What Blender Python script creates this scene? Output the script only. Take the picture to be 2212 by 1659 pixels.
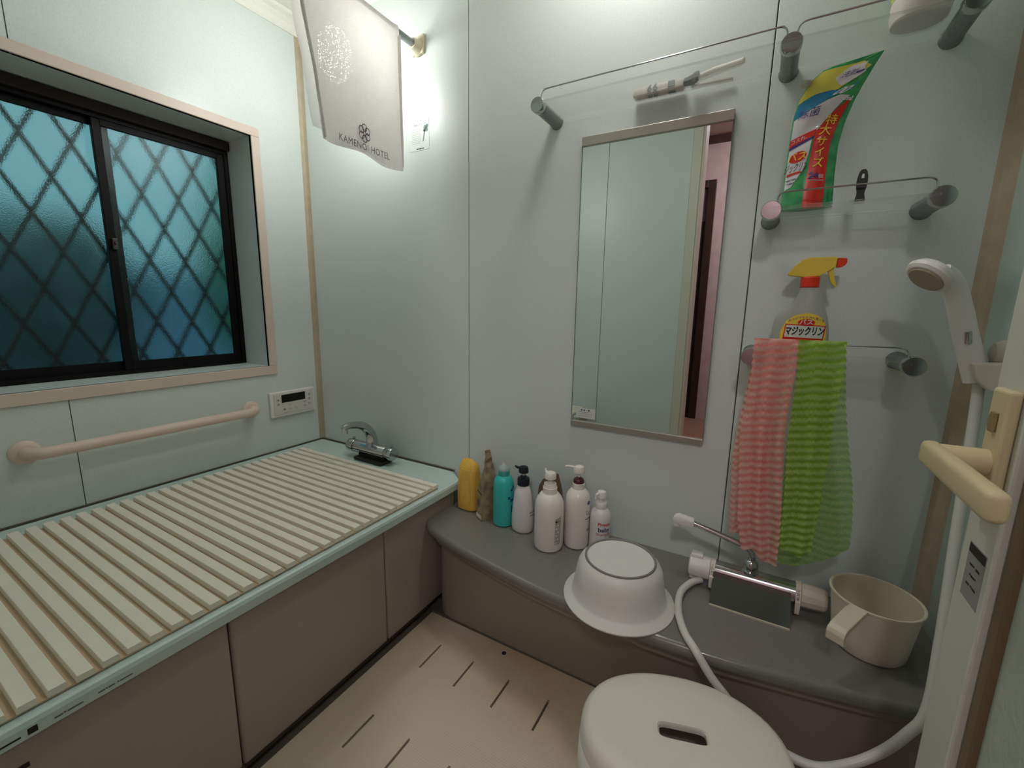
import bpy, bmesh, math, random
from mathutils import Vector, Matrix
random.seed(7)
C = bpy.context.scene.collection
R = math.radians
for o in list(bpy.data.objects): bpy.data.objects.remove(o)

# ---------------------------------------------------------------- camera
cam = bpy.data.cameras.new('camera'); camo = bpy.data.objects.new('camera', cam); C.objects.link(camo)
cam.sensor_width = 36.0; cam.lens = 36.0*925.97/2212; cam.clip_start = 0.01
_y, _p, _r = R(29.818), R(-10.045), R(0.927)
_f = Vector((-math.sin(_y)*math.cos(_p), math.cos(_y)*math.cos(_p), math.sin(_p)))
_rt = Vector((math.cos(_y), math.sin(_y), 0)); _up = _rt.cross(_f)
_R2 = math.cos(_r)*_rt + math.sin(_r)*_up; _U2 = -math.sin(_r)*_rt + math.cos(_r)*_up
M3 = Matrix((_R2, _U2, -_f)).transposed()
camo.matrix_world = Matrix.Translation((0, 0, 1.0)) @ M3.to_4x4()
bpy.context.scene.camera = camo

# ---------------------------------------------------------------- view and light
vs = bpy.context.scene.view_settings
vs.view_transform = 'Standard'; vs.look = 'None'; vs.gamma = 1.0; vs.use_curve_mapping = False
vs.exposure = 2.16
world = bpy.data.worlds.new('world'); bpy.context.scene.world = world; world.use_nodes = True
world.node_tree.nodes['Background'].inputs[0].default_value = (0.046, 0.086, 0.092, 1)
world.node_tree.nodes['Background'].inputs[1].default_value = 1.0
LAMP_A = 8.2      # globe of the wall lamp behind the hanging towel
LAMP_B = 7.0      # dome of the ceiling lamp
HALL = 20.0         # unseen lamp added in the changing room, also fills the bathroom

# ---------------------------------------------------------------- materials
def lin(c):
    return tuple(((v/255.0)/12.92 if v/255.0 <= .04045 else ((v/255.0+.055)/1.055)**2.4) for v in c)
MATS = {}
def mat(name, rgb, rough=.5, metal=0, noise=0, nscale=60, bump=0, bscale=200, trans=0, alpha=1, emit=0, coat=0, rgb2=None, ior=1.45, spec=.5, sub=0):
    if name in MATS: return MATS[name]
    m = bpy.data.materials.new(name); m.use_nodes = True; nt = m.node_tree; b = nt.nodes['Principled BSDF']
    c = lin(rgb) + (1,)
    b.inputs['Base Color'].default_value = c; b.inputs['Roughness'].default_value = rough
    b.inputs['Metallic'].default_value = metal; b.inputs['Alpha'].default_value = alpha
    b.inputs['Transmission Weight'].default_value = trans; b.inputs['IOR'].default_value = ior
    b.inputs['Coat Weight'].default_value = coat
    b.inputs['Specular IOR Level'].default_value = spec
    if sub:
        b.inputs['Subsurface Weight'].default_value = sub; b.inputs['Subsurface Radius'].default_value = (.02, .02, .015)
    tc = nt.nodes.new('ShaderNodeTexCoord')
    if emit:
        b.inputs['Emission Color'].default_value = c; b.inputs['Emission Strength'].default_value = emit
    if noise or rgb2:
        n = nt.nodes.new('ShaderNodeTexNoise'); n.inputs['Scale'].default_value = nscale; n.inputs['Detail'].default_value = 6
        nt.links.new(tc.outputs['Object'], n.inputs['Vector'])
        r = nt.nodes.new('ShaderNodeValToRGB')
        c2 = lin(rgb2) if rgb2 else tuple(v*(1-noise) for v in c[:3])
        r.color_ramp.elements[0].position = .35; r.color_ramp.elements[1].position = .65
        r.color_ramp.elements[0].color = tuple(c2)+(1,); r.color_ramp.elements[1].color = c
        nt.links.new(n.outputs['Fac'], r.inputs[0]); nt.links.new(r.outputs[0], b.inputs['Base Color'])
    if bump:
        n2 = nt.nodes.new('ShaderNodeTexNoise'); n2.inputs['Scale'].default_value = bscale; n2.inputs['Detail'].default_value = 3
        nt.links.new(tc.outputs['Object'], n2.inputs['Vector'])
        bp = nt.nodes.new('ShaderNodeBump'); bp.inputs['Strength'].default_value = bump; bp.inputs['Distance'].default_value = .002
        nt.links.new(n2.outputs['Fac'], bp.inputs['Height']); nt.links.new(bp.outputs[0], b.inputs['Normal'])
    MATS[name] = m
    return m

def cloth_mat(name, rgb, transl, clear, rows=0, rgb2=None, weave=900, lo=.35, hi=.7):
    """thin woven cloth: diffuse + translucent, with small open gaps in the weave"""
    m = bpy.data.materials.new(name); m.use_nodes = True; nt = m.node_tree
    nt.nodes.remove(nt.nodes['Principled BSDF']); out = nt.nodes['Material Output']
    N = nt.nodes.new
    tc = N('ShaderNodeTexCoord'); d = N('ShaderNodeBsdfDiffuse'); t = N('ShaderNodeBsdfTranslucent'); tr = N('ShaderNodeBsdfTransparent')
    m1 = N('ShaderNodeMixShader'); m2 = N('ShaderNodeMixShader'); m1.inputs[0].default_value = transl
    col = lin(rgb)+(1,)
    d.inputs[0].default_value = col; t.inputs[0].default_value = col
    nz = N('ShaderNodeTexNoise'); nz.inputs['Scale'].default_value = weave
    nt.links.new(tc.outputs['Object'], nz.inputs['Vector'])
    mr = N('ShaderNodeMapRange'); mr.inputs[1].default_value = lo; mr.inputs[2].default_value = hi; mr.inputs[3].default_value = 0; mr.inputs[4].default_value = clear; nz.inputs['Detail'].default_value = 4
    nt.links.new(nz.outputs['Fac'], mr.inputs[0])
    nt.links.new(mr.outputs[0], m2.inputs[0])
    if rows:
        w = N('ShaderNodeTexWave'); w.wave_type = 'BANDS'; w.bands_direction = 'Y'; w.inputs['Scale'].default_value = rows; w.inputs['Distortion'].default_value = 1.5
        w.inputs['Detail'].default_value = 1
        nt.links.new(tc.outputs['UV'], w.inputs['Vector'])
        r = N('ShaderNodeMix'); r.data_type = 'RGBA'
        r.inputs[6].default_value = col; r.inputs[7].default_value = lin(rgb2)+(1,)
        nt.links.new(w.outputs['Fac'], r.inputs[0])
        nt.links.new(r.outputs[2], d.inputs[0]); nt.links.new(r.outputs[2], t.inputs[0])
    nt.links.new(d.outputs[0], m1.inputs[1]); nt.links.new(t.outputs[0], m1.inputs[2])
    nt.links.new(m1.outputs[0], m2.inputs[1]); nt.links.new(tr.outputs[0], m2.inputs[2])
    nt.links.new(m2.outputs[0], out.inputs[0])
    return m

WALL = mat('wall_laminate', (218, 226, 222), .33, noise=.07, nscale=260, bump=.05, bscale=500)
JOINT = mat('wall_joint', (96, 102, 96), .6)
BEIGE = mat('beige_trim', (216, 198, 186), .45)
TRIM = mat('corner_trim', (186, 172, 148), .5, noise=.12, nscale=40)
CEIL = mat('ceiling_cream', (234, 232, 223), .5, noise=.04, nscale=120)
SEAL = mat('dark_sealant', (92, 84, 76), .6)
BLACK = mat('black_sash', (7, 7, 7), .5, spec=.25)
BROWN = mat('brown_rail', (40, 27, 22), .5, spec=.3)
TUB = mat('aqua_acrylic', (204, 224, 219), .22, coat=.3)
APRON = mat('taupe_apron', (176, 166, 156), .32, noise=.05, nscale=180, coat=.2)
COUNTER = mat('grey_counter', (124, 122, 115), .26, noise=.08, nscale=240, coat=.25)
FASCIA = mat('taupe_fascia', (146, 136, 124), .34, noise=.05, nscale=180)
SLAT = mat('cream_slat', (244, 237, 222), .42, noise=.03, nscale=20)
SHEET = mat('tan_sheet', (206, 180, 148), .6)
CHROME = mat('chrome', (190, 192, 194), .13, metal=1)
SATIN = mat('satin_metal', (150, 154, 154), .42, metal=1, noise=.15, nscale=150)
MIRROR = mat('mirror_silver', (228, 236, 232), .0, metal=1)
GLASS = mat('shelf_glass', (244, 250, 247), .03, trans=1, ior=1.25, alpha=.32)
WHITE = mat('white_plastic', (236, 232, 228), .38)
IVORY = mat('ivory_plastic', (226, 216, 200), .42)
CREAM = mat('cream_handle', (216, 198, 160), .42)
INK = mat('black_ink', (28, 26, 30), .5)
GREYINK = mat('grey_ink', (110, 110, 108), .6)
PAPER = mat('paper_label', (214, 218, 212), .5)
RED = mat('red_print', (214, 32, 20), .4)
YEL = mat('yellow_print', (240, 205, 70), .4)

# ---------------------------------------------------------------- mesh helpers
def link(name, bm, m, parent=None, smooth=False, loc=None):
    me = bpy.data.meshes.new(name)
    bmesh.ops.recalc_face_normals(bm, faces=bm.faces)
    bm.to_mesh(me); bm.free()
    for mm in (m if isinstance(m, (list, tuple)) else [m]): me.materials.append(mm)
    if smooth:
        for p in me.polygons: p.use_smooth = True
        try: me.set_sharp_from_angle(angle=R(38))
        except Exception: pass
    o = bpy.data.objects.new(name, me); C.objects.link(o)
    if parent is not None:
        o.parent = parent; o.matrix_parent_inverse = Matrix.Translation(parent.location).inverted() if parent.type == 'EMPTY' else Matrix.Identity(4)
    return o
def bmn(): return bmesh.new()
def box(bm, x0, x1, y0, y1, z0, z1, bev=0, seg=2, mi=0):
    vs_ = [bm.verts.new((x, y, z)) for x in (x0, x1) for y in (y0, y1) for z in (z0, z1)]
    idx = [(0, 1, 3, 2), (4, 6, 7, 5), (0, 4, 5, 1), (2, 3, 7, 6), (0, 2, 6, 4), (1, 5, 7, 3)]
    fs = [bm.faces.new([vs_[i] for i in q]) for q in idx]
    for f in fs: f.material_index = mi
    if bev:
        bmesh.ops.bevel(bm, geom=list({e for f in fs for e in f.edges}), offset=bev, segments=seg, profile=.5, affect='EDGES')
    return bm
def lathe(bm, prof, c=(0, 0, 0), n=40, sx=1, sy=1, axis=None, cap=True, mi=0):
    """prof: (r, h) pairs from bottom to top, turned about the axis through c"""
    Mx = Matrix.Translation(c)
    if axis is not None:
        Mx = Mx @ Vector((0, 0, 1)).rotation_difference(Vector(axis)).to_matrix().to_4x4()
    rings = []
    for r, h in prof:
        rings.append([bm.verts.new(Mx @ Vector((r*sx*math.cos(2*math.pi*i/n), r*sy*math.sin(2*math.pi*i/n), h))) for i in range(n)])
    fs = []
    for a, b in zip(rings, rings[1:]):
        for i in range(n):
            fs.append(bm.faces.new((a[i], a[(i+1) % n], b[(i+1) % n], b[i])))
    if cap:
        if prof[0][0] > 1e-6: fs.append(bm.faces.new(list(reversed(rings[0]))))
        if prof[-1][0] > 1e-6: fs.append(bm.faces.new(rings[-1]))
    for f in fs: f.material_index = mi
    bmesh.ops.remove_doubles(bm, verts=[v for rg in rings for v in rg], dist=1e-6)
    return bm
def spline(pts, k=6):
    P = [Vector(p) for p in pts]; P = [2*P[0]-P[1]] + P + [2*P[-1]-P[-2]]; out = []
    for i in range(1, len(P)-2):
        for j in range(k):
            t = j/k
            out.append(.5*((2*P[i]) + (-P[i-1]+P[i+1])*t + (2*P[i-1]-5*P[i]+4*P[i+1]-P[i+2])*t*t + (-P[i-1]+3*P[i]-3*P[i+1]+P[i+2])*t**3))
    out.append(P[-2]); return out
def tube(bm, pts, r, n=12, k=6, smooth=True, flat=1.0, up=None):
    P = spline(pts, k) if smooth else [Vector(p) for p in pts]
    m = len(P); rr = r if callable(r) else (lambda t: r)
    T = [(P[min(i+1, m-1)]-P[max(i-1, 0)]).normalized() for i in range(m)]
    nrm = up.copy() if up else (Vector((0, 0, 1)) if abs(T[0].z) < .9 else Vector((1, 0, 0)))
    rings = []
    for i, p in enumerate(P):
        nrm = (nrm - T[i]*nrm.dot(T[i])).normalized(); bn = T[i].cross(nrm); a = rr(i/(m-1))
        rings.append([bm.verts.new(p + a*(math.cos(2*math.pi*j/n)*bn + flat*math.sin(2*math.pi*j/n)*nrm)) for j in range(n)])
    for a, b in zip(rings, rings[1:]):
        for j in range(n): bm.faces.new((a[j], a[(j+1) % n], b[(j+1) % n], b[j]))
    bm.faces.new(list(reversed(rings[0]))); bm.faces.new(rings[-1])
    return bm
def prism(bm, poly, fn, d0, d1, bev=0):
    """poly of 2-D points, fn(a, b, depth) -> 3-D, extruded from depth d0 to d1"""
    A = [bm.verts.new(fn(a, b, d0)) for a, b in poly]; B = [bm.verts.new(fn(a, b, d1)) for a, b in poly]
    fs = [bm.faces.new(list(reversed(A))), bm.faces.new(B)]
    for i in range(len(poly)): j = (i+1) % len(poly); fs.append(bm.faces.new((A[i], A[j], B[j], B[i])))
    if bev: bmesh.ops.bevel(bm, geom=list({e for f in fs for e in f.edges}), offset=bev, segments=2, profile=.5, affect='EDGES')
    return bm
def loft(bm, rings, close=True, cap=True):
    Rg = [[bm.verts.new(p) for p in r] for r in rings]; n = len(Rg[0])
    for a, b in zip(Rg, Rg[1:]):
        for i in range(n if close else n-1): bm.faces.new((a[i], a[(i+1) % n], b[(i+1) % n], b[i]))
    if cap and close: bm.faces.new(list(reversed(Rg[0]))); bm.faces.new(Rg[-1])
    return bm
def superell(cx, cy, z, a, b, n=36, e=2.6):
    out = []
    for i in range(n):
        t = 2*math.pi*i/n; c, s = math.cos(t), math.sin(t)
        out.append((cx + a*math.copysign(abs(c)**(2/e), c), cy + b*math.copysign(abs(s)**(2/e), s), z))
    return out
def tag(o, label=None, cat=None, group=None, kind=None):
    if label: o['label'] = label
    if cat: o['category'] = cat
    if group: o['group'] = group
    if kind: o['kind'] = kind
    return o
def thing(name, loc, label, cat, group=None):
    o = bpy.data.objects.new(name, None); C.objects.link(o); o.location = loc; o.empty_display_size = .05
    return tag(o, label, cat, group)
def struct(name, bm, m, smooth=False, parent=None):
    o = link(name, bm, m, parent, smooth)
    if parent is None: o['kind'] = 'structure'
    return o
def lettering(body, size, fn, m, parent, name='lettering', align='CENTER', sx=1.0, shear=0, label=None, bold=0, spacing=1.0):
    cu = bpy.data.curves.new('t', 'FONT'); cu.body = body; cu.size = size; cu.align_x = align; cu.align_y = 'CENTER'; cu.resolution_u = 3
    cu.shear = shear; cu.offset = bold; cu.space_character = spacing
    ob = bpy.data.objects.new('t', cu); C.objects.link(ob)
    dg = bpy.context.evaluated_depsgraph_get(); me = bpy.data.meshes.new_from_object(ob.evaluated_get(dg))
    bpy.data.objects.remove(ob); bpy.data.curves.remove(cu)
    bm = bmn(); bm.from_mesh(me); bpy.data.meshes.remove(me)
    bmesh.ops.triangulate(bm, faces=bm.faces)
    for v in bm.verts: v.co = Vector(fn(v.co.x*sx, v.co.y))
    o = link(name, bm, m, parent)
    if label: o['label'] = label
    return o
def patch(bm, poly, fn, sub=0.01):
    """thin print: a 2-D polygon cut into a grid and laid on a surface through fn(a, b)"""
    vs_ = [bm.verts.new((a, b, 0)) for a, b in poly]; f = bm.faces.new(vs_)
    xs = [p[0] for p in poly]; ys = [p[1] for p in poly]
    for ax, lo, hi in ((0, min(xs), max(xs)), (1, min(ys), max(ys))):
        k = int((hi-lo)/sub)
        for i in range(1, k+1):
            co = [0, 0, 0]; no = [0, 0, 0]; co[ax] = lo+(hi-lo)*i/(k+1); no[ax] = 1
            bmesh.ops.bisect_plane(bm, geom=bm.verts[:]+bm.edges[:]+bm.faces[:], plane_co=co, plane_no=no)
    for v in bm.verts: v.co = Vector(fn(v.co.x, v.co.y))
    return bm

# ================================================================ SETTING
XL, XR, YB, YF, ZC = -1.672, .376, 1.2, -.05, 2.07
SX = [XL, -.8605, -.037, XR]                # joints of the back wall panels
# ---- floor
bm = bmn(); box(bm, -1.95, 1.3, -1.75, 1.35, -.1, -.012); struct('floor', bm, SEAL)
# textured wash-area floor pan with drain slots cut through it
slots = [(-.736+.119*i, .786, .882) for i in range(5)] + [(-.736+.119*i, .527, .621) for i in range(4)]
px0, px1, py0, py1 = -.852, .37, -.04, .979
xs = sorted({px0, px1} | {s[0]-.003 for s in slots} | {s[0]+.003 for s in slots})
ys = sorted({py0, py1, .527, .621, .786, .882})
bm = bmn()
def hole(x, y): return any(abs(x-s[0]) < .004 and s[1] < y < s[2] for s in slots)
ng = {}
def gv(x, y, z):
    k = (round(x, 5), round(y, 5), z)
    if k not in ng: ng[k] = bm.verts.new((x, y, z))
    return ng[k]
for i in range(len(xs)-1):
    for j in range(len(ys)-1):
        xc, yc = (xs[i]+xs[i+1])/2, (ys[j]+ys[j+1])/2
        if hole(xc, yc):
            for (a, b) in (((xs[i], ys[j]), (xs[i+1], ys[j])), ((xs[i+1], ys[j]), (xs[i+1], ys[j+1])), ((xs[i+1], ys[j+1]), (xs[i], ys[j+1])), ((xs[i], ys[j+1]), (xs[i], ys[j]))):
                bm.faces.new((gv(*a, 0), gv(*b, 0), gv(*b, -.011), gv(*a, -.011)))
        else:
            bm.faces.new((gv(xs[i], ys[j], 0), gv(xs[i+1], ys[j], 0), gv(xs[i+1], ys[j+1], 0), gv(xs[i], ys[j+1], 0)))
for a, b in (((px0, py0), (px1, py0)), ((px1, py0), (px1, py1)), ((px1, py1), (px0, py1)), ((px0, py1), (px0, py0))):
    bm.faces.new([bm.verts.new((*a, 0)), bm.verts.new((*b, 0)), bm.verts.new((*b, -.011)), bm.verts.new((*a, -.011))])
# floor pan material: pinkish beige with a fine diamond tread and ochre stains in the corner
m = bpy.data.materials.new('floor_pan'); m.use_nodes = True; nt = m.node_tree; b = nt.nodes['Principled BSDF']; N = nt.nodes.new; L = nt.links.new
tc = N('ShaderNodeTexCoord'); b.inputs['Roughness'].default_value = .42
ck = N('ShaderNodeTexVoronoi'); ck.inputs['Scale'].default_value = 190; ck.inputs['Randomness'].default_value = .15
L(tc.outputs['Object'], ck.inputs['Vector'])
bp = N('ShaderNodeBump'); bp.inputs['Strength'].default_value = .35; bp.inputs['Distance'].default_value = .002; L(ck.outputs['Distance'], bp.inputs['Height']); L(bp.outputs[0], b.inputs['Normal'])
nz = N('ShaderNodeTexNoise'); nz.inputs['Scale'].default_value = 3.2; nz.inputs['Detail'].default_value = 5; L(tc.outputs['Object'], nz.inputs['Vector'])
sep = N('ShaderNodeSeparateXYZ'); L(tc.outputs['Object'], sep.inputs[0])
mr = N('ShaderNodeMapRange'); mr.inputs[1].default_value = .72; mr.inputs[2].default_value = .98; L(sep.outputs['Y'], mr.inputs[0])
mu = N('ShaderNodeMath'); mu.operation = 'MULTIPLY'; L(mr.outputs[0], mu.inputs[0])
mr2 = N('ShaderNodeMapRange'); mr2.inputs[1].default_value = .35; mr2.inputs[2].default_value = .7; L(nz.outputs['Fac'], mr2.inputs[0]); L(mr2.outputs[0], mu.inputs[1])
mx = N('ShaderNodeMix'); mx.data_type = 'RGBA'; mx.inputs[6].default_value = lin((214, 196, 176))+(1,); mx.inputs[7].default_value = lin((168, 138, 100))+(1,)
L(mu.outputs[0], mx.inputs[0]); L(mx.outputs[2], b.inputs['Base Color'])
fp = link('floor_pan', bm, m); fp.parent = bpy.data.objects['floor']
bm = bmn(); lathe(bm, [(.0065, 0), (.0065, .0012), (.004, .002)], (-.558, .952, 0), 16); o = link('drain_plug', bm, INK); o.parent = bpy.data.objects['floor']; o['label'] = 'small dark round hole plug'

# ---- back wall: backing and three panels
bm = bmn(); box(bm, -1.92, 1.3, YB+.008, YB+.12, 0, 2.5); wb = struct('wall_back', bm, JOINT)
for a, b_ in zip(SX, SX[1:]):
    bm = bmn(); box(bm, a+.0012, b_-.0012, YB, YB+.0079, .01, ZC-.005, bev=.0012, seg=1); link('wall_panel', bm, WALL, wb)
# ---- left wall with window opening
WY0, WY1, WZ0, WZ1 = .23, .98, .76, 1.60
bm = bmn()
for y0, y1, z0, z1 in ((YF-.1, WY0-.001, 0, 2.5), (WY1+.001, YB+.12, 0, 2.5), (WY0, WY1, 0, WZ0-.001), (WY0, WY1, WZ1+.001, 2.5)):
    box(bm, -1.90, XL-.008, y0, y1, z0, z1)
wl = struct('wall_left', bm, JOINT)
def lpanel(y0, y1):
    bm = bmn(); e = .0012
    for a, b_, z0, z1 in ((max(y0, -9), min(y1, WY0), 0.01, ZC-.005), (max(y0, WY1), y1, .01, ZC-.005)):
        if b_-a > .01: box(bm, XL-.0079, XL, a+(e if a != WY1 else 0), b_-(e if b_ != WY0 else 0), z0, z1)
    a, b_ = max(y0, WY0), min(y1, WY1)
    for z0, z1 in ((.01, WZ0), (WZ1, ZC-.005)): box(bm, XL-.0079, XL, a+(e if a != WY0 else 0), b_-(e if b_ != WY1 else 0), z0, z1)
    link('wall_panel', bm, WALL, wl)
lpanel(YF, .402); lpanel(.402, YB)
bm = bmn()                                    # reveal linings of the window recess
box(bm, -1.86, XL, WY1, WY1+.0009, WZ0, WZ1); box(bm, -1.86, XL, WY0-.0009, WY0, WZ0, WZ1)
box(bm, -1.86, XL, WY0, WY1, WZ0-.0009, WZ0); box(bm, -1.86, XL, WY0, WY1, WZ1, WZ1+.0009)
link('window_reveal', bm, WALL, wl)
# ---- right wall, front wall with doorway
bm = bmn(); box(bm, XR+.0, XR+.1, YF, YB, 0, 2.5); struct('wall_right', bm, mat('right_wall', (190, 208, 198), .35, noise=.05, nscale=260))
DX0, DX1, DZ = -.336, .36, 1.97
bm = bmn()
box(bm, -1.92, DX0, YF-.1, YF-.008, 0, 2.5); box(bm, DX1, 1.3, YF-.1, YF-.0, 0, 2.5); box(bm, DX0, DX1, YF-.1, YF-.008, DZ, 2.5)
wf = struct('wall_front', bm, JOINT)
for a, b_ in ((XL, -.81), (-.81, DX0-.045)):
    bm = bmn(); box(bm, a+.0012, b_-.0012, YF-.0079, YF, .01, ZC-.005, bev=.0012, seg=1); link('wall_panel', bm, WALL, wf)
bm = bmn(); box(bm, DX0-.045, DX1, YF-.0079, YF, DZ+.04, ZC-.005); link('wall_panel', bm, WALL, wf)
# ---- ceiling and mouldings
bm = bmn(); box(bm, -1.9, 1.3, YF-.1, YB+.1, ZC, ZC+.05); struct('ceiling', bm, CEIL)
cove = [(0, 0), (.006, 0), (.012, .008), (.018, .022), (.03, .036), (.045, .044), (.05, .0525), (0, .0525)]
bm = bmn(); prism(bm, cove, lambda a, b_, d: (XL+a, d, 2.017+b_), YF, YB); struct('trim_1', bm, CEIL)
bm = bmn(); prism(bm, cove, lambda a, b_, d: (d, YB-a, 2.017+b_), XL, XR); struct('trim_2', bm, CEIL)
# ---- vertical corner trims
def corner(name, x, y, sx_, sy_, w=.017, z0=.405, z1=2.017, m=TRIM):
    q = [(0, 0), (w, 0), (w*.62, w*.14), (w*.32, w*.32), (w*.14, w*.62), (0, w)]
    bm = bmn(); prism(bm, q, lambda a, b_, d: (x+sx_*a, y+sy_*b_, d), z0, z1); struct(name, bm, m)
corner('trim_3', XL, YB, 1, -1, w=.018)
corner('trim_4', XR, YB, -1, -1, w=.024, z0=.323)
# ---- window: beige casing, black aluminium frame, two sliding sashes, frosted panes
bm = bmn()
w1 = thing('window_1', (-1.8, .6, .76), None, None); w1['kind'] = 'structure'
for nm, y0, y1, z0, z1 in (('casing_board', WY0-.03, WY1+.03, WZ1-.0, WZ1+.03), ('casing_board', WY0-.03, WY1+.03, WZ0-.035, WZ0), ('casing_board', WY1, WY1+.03, WZ0, WZ1), ('casing_board', WY0-.03, WY0, WZ0, WZ1)):
    bm = bmn(); box(bm, XL+.0002, XL+.007, y0, y1, z0, z1, bev=.0015, seg=1); link(nm, bm, BEIGE, w1)
FX = -1.838
bm = bmn(); box(bm, FX-.03, FX+.03, WY0+.002, WY1-.002, WZ1-.034, WZ1-.004, bev=.002); link('head_rail', bm, BROWN, w1)
bm = bmn()
box(bm, FX-.035, FX+.012, WY0+.002, WY1-.002, WZ1-.046, WZ1-.036)
box(bm, FX-.035, FX+.012, WY0+.002, WY1-.002, WZ0+.002, WZ0+.014)
box(bm, FX-.035, FX+.012, WY1-.016, WY1-.002, WZ0+.014, WZ1-.046)
box(bm, FX-.035, FX+.012, WY0+.002, WY0+.016, WZ0+.014, WZ1-.046)
link('window_frame', bm, BLACK, w1)
FROST = mat('frosted_glass', (206, 240, 244), .20, trans=1, ior=1.35, bump=.5, bscale=260)
def sash(y0, y1, x):
    bm = bmn(); z0, z1 = WZ0+.0142, WZ1-.0462; t = .008
    sl, sr = (.022, .024)
    box(bm, x-t, x+t, y0, y0+sl, z0, z1, bev=.0015, seg=1); box(bm, x-t, x+t, y1-sr, y1, z0, z1, bev=.0015, seg=1)
    box(bm, x-t, x+t, y0+sl, y1-sr, z0, z0+.028); box(bm, x-t, x+t, y0+sl, y1-sr, z1-.018, z1)
    s = link('sash', bm, BLACK, w1)
    bm = bmn(); box(bm, x-.002, x+.002, y0+sl, y1-sr, z0+.028, z1-.018); link('pane', bm, FROST, s)
sash(.588, .964, FX-.0); sash(.246, .632, FX-.0175)
bm = bmn(); box(bm, FX+.009, FX+.02, .597, .611, 1.165, 1.2, bev=.002); lathe(bm, [(.004, 0), (.004, .008)], (FX+.02, .604, 1.185), 12, axis=(1, 0, 0)); link('latch', bm, mat('dull_latch', (90, 84, 78), .4, metal=.7), w1)
# ---- security lattice outside the panes
lat = thing('security_lattice', (-1.92, .6, .76), 'dark diamond lattice grille behind the frosted window panes', 'grille')
LM = mat('lattice_bronze', (40, 38, 34), .5)
def clip(y0, z0, dy, dz, ylo, yhi, zlo, zhi):
    ts = []
    for v, d, lo, hi in ((y0, dy, ylo, yhi), (z0, dz, zlo, zhi)):
        a, b_ = (lo-v)/d, (hi-v)/d; ts.append((min(a, b_), max(a, b_)))
    a = max(t[0] for t in ts); b_ = min(t[1] for t in ts)
    return (a, b_) if b_-a > .02 else None
for s in (1, -1):
    for i in range(-12, 14):
        y = .448 + .1105*i
        c = clip(y, 1.479, .1105, s*.2205, .19, 1.02, .72, 1.64)
        if not c: continue
        bm = bmn(); P0 = Vector((-1.915-.004*s, y+c[0]*.1105, 1.479+c[0]*s*.2205)); P1 = Vector((-1.915-.004*s, y+c[1]*.1105, 1.479+c[1]*s*.2205))
        t = (P1-P0).normalized(); nn = t.cross(Vector((1, 0, 0)))*.0055; xx = Vector((.0035, 0, 0))
        loft(bm, [[P0+nn+xx, P0-nn+xx, P0-nn-xx, P0+nn-xx], [P1+nn+xx, P1-nn+xx, P1-nn-xx, P1+nn-xx]])
        link('lattice_bar', bm, LM, lat)
for y in (.19, 1.02):
    bm = bmn(); box(bm, -1.93, -1.905, y-.008, y+.008, .71, 1.65); link('lattice_frame', bm, LM, lat)
# ---- outside: shrubs and a low wall beyond the glass
def shrub(name, c, r, n, col, label, seed):
    rnd = random.Random(seed); bm = bmn()
    for i in range(n):
        d = Vector((rnd.gauss(0, 1), rnd.gauss(0, 1), rnd.gauss(0, 1))).normalized()
        rr = rnd.uniform(.55, 1.0); p = Vector(c)+Vector((d.x*r[0]*rr, d.y*r[1]*rr, d.z*r[2]*rr))
        a = Vector((rnd.gauss(0, 1), rnd.gauss(0, 1), rnd.gauss(0, 1))).normalized(); b_ = a.cross(d).normalized()
        s = rnd.uniform(.03, .055)
        bm.faces.new([bm.verts.new(p+a*s), bm.verts.new(p+b_*s*.5), bm.verts.new(p-a*s), bm.verts.new(p-b_*s*.5)])
    t = thing(name, (c[0], c[1], 0), label, 'shrub')
    o = link('foliage', bm, mat(name+label[:5], col, .6), t); o['kind'] = 'stuff'
    bm = bmn(); tube(bm, [(c[0], c[1], 0), (c[0]+.03, c[1], c[2]*.5), (c[0], c[1]+.02, c[2])], .02, 8); link('stem', bm, BROWN, t)
shrub('garden_shrub', (-2.55, 1.55, 1.15), (.35, .38, .75), 1500, (110, 200, 140), 'green shrub blurred behind the right frosted pane', 3)
shrub('garden_shrub', (-2.75, .62, 1.0), (.4, .42, .42), 1300, (120, 160, 160), 'dark shrub blurred behind the left frosted pane', 4)
bm = bmn(); box(bm, -3.6, -3.5, -2, 4, 0, 1.25); tag(link('garden_wall', bm, mat('garden_wall', (170, 200, 236), .8)), 'blue grey garden wall blurred beyond the frosted window', 'wall')
bm = bmn(); box(bm, -6, -1.95, -3, 5, -.1, -.02); struct('ground', bm, mat('soil', (60, 62, 52), .9, noise=.3, nscale=8))

# ---- changing room behind the camera (seen in the mirror)
PINK = mat('pink_wallpaper', (224, 196, 192), .7, rgb2=(214, 182, 182), nscale=14)
bm = bmn(); box(bm, -1.92, 1.3, -1.8, -1.7, -.02, 2.5); struct('wall_hall', bm, PINK)
bm = bmn(); box(bm, -1.3, -1.2, -1.7, YF-.1, -.02, 2.5); box(bm, 1.2, 1.3, -1.7, YF-.1, -.02, 2.5); struct('wall_hall_side', bm, PINK)
bm = bmn(); box(bm, -1.3, 1.3, -1.8, YF-.1, 2.4, 2.5); struct('ceiling_hall', bm, mat('hall_ceiling', (206, 184, 176), .7))
bm = bmn(); box(bm, -1.2, 1.2, -1.7, YF-.1, -.0119, .05); struct('floor_hall', bm, mat('hall_floor', (160, 120, 104), .5))
bm = bmn(); box(bm, -1.2, 1.2, -1.699, -1.67, 2.345, 2.399); struct('trim_5', bm, mat('crown_brown', (84, 52, 48), .5))
DARKW = mat('dark_wood', (72, 44, 34), .45, noise=.3, nscale=12)
d2 = thing('door_2', (-.75, -1.7, .05), None, None); d2['kind'] = 'structure'
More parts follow.
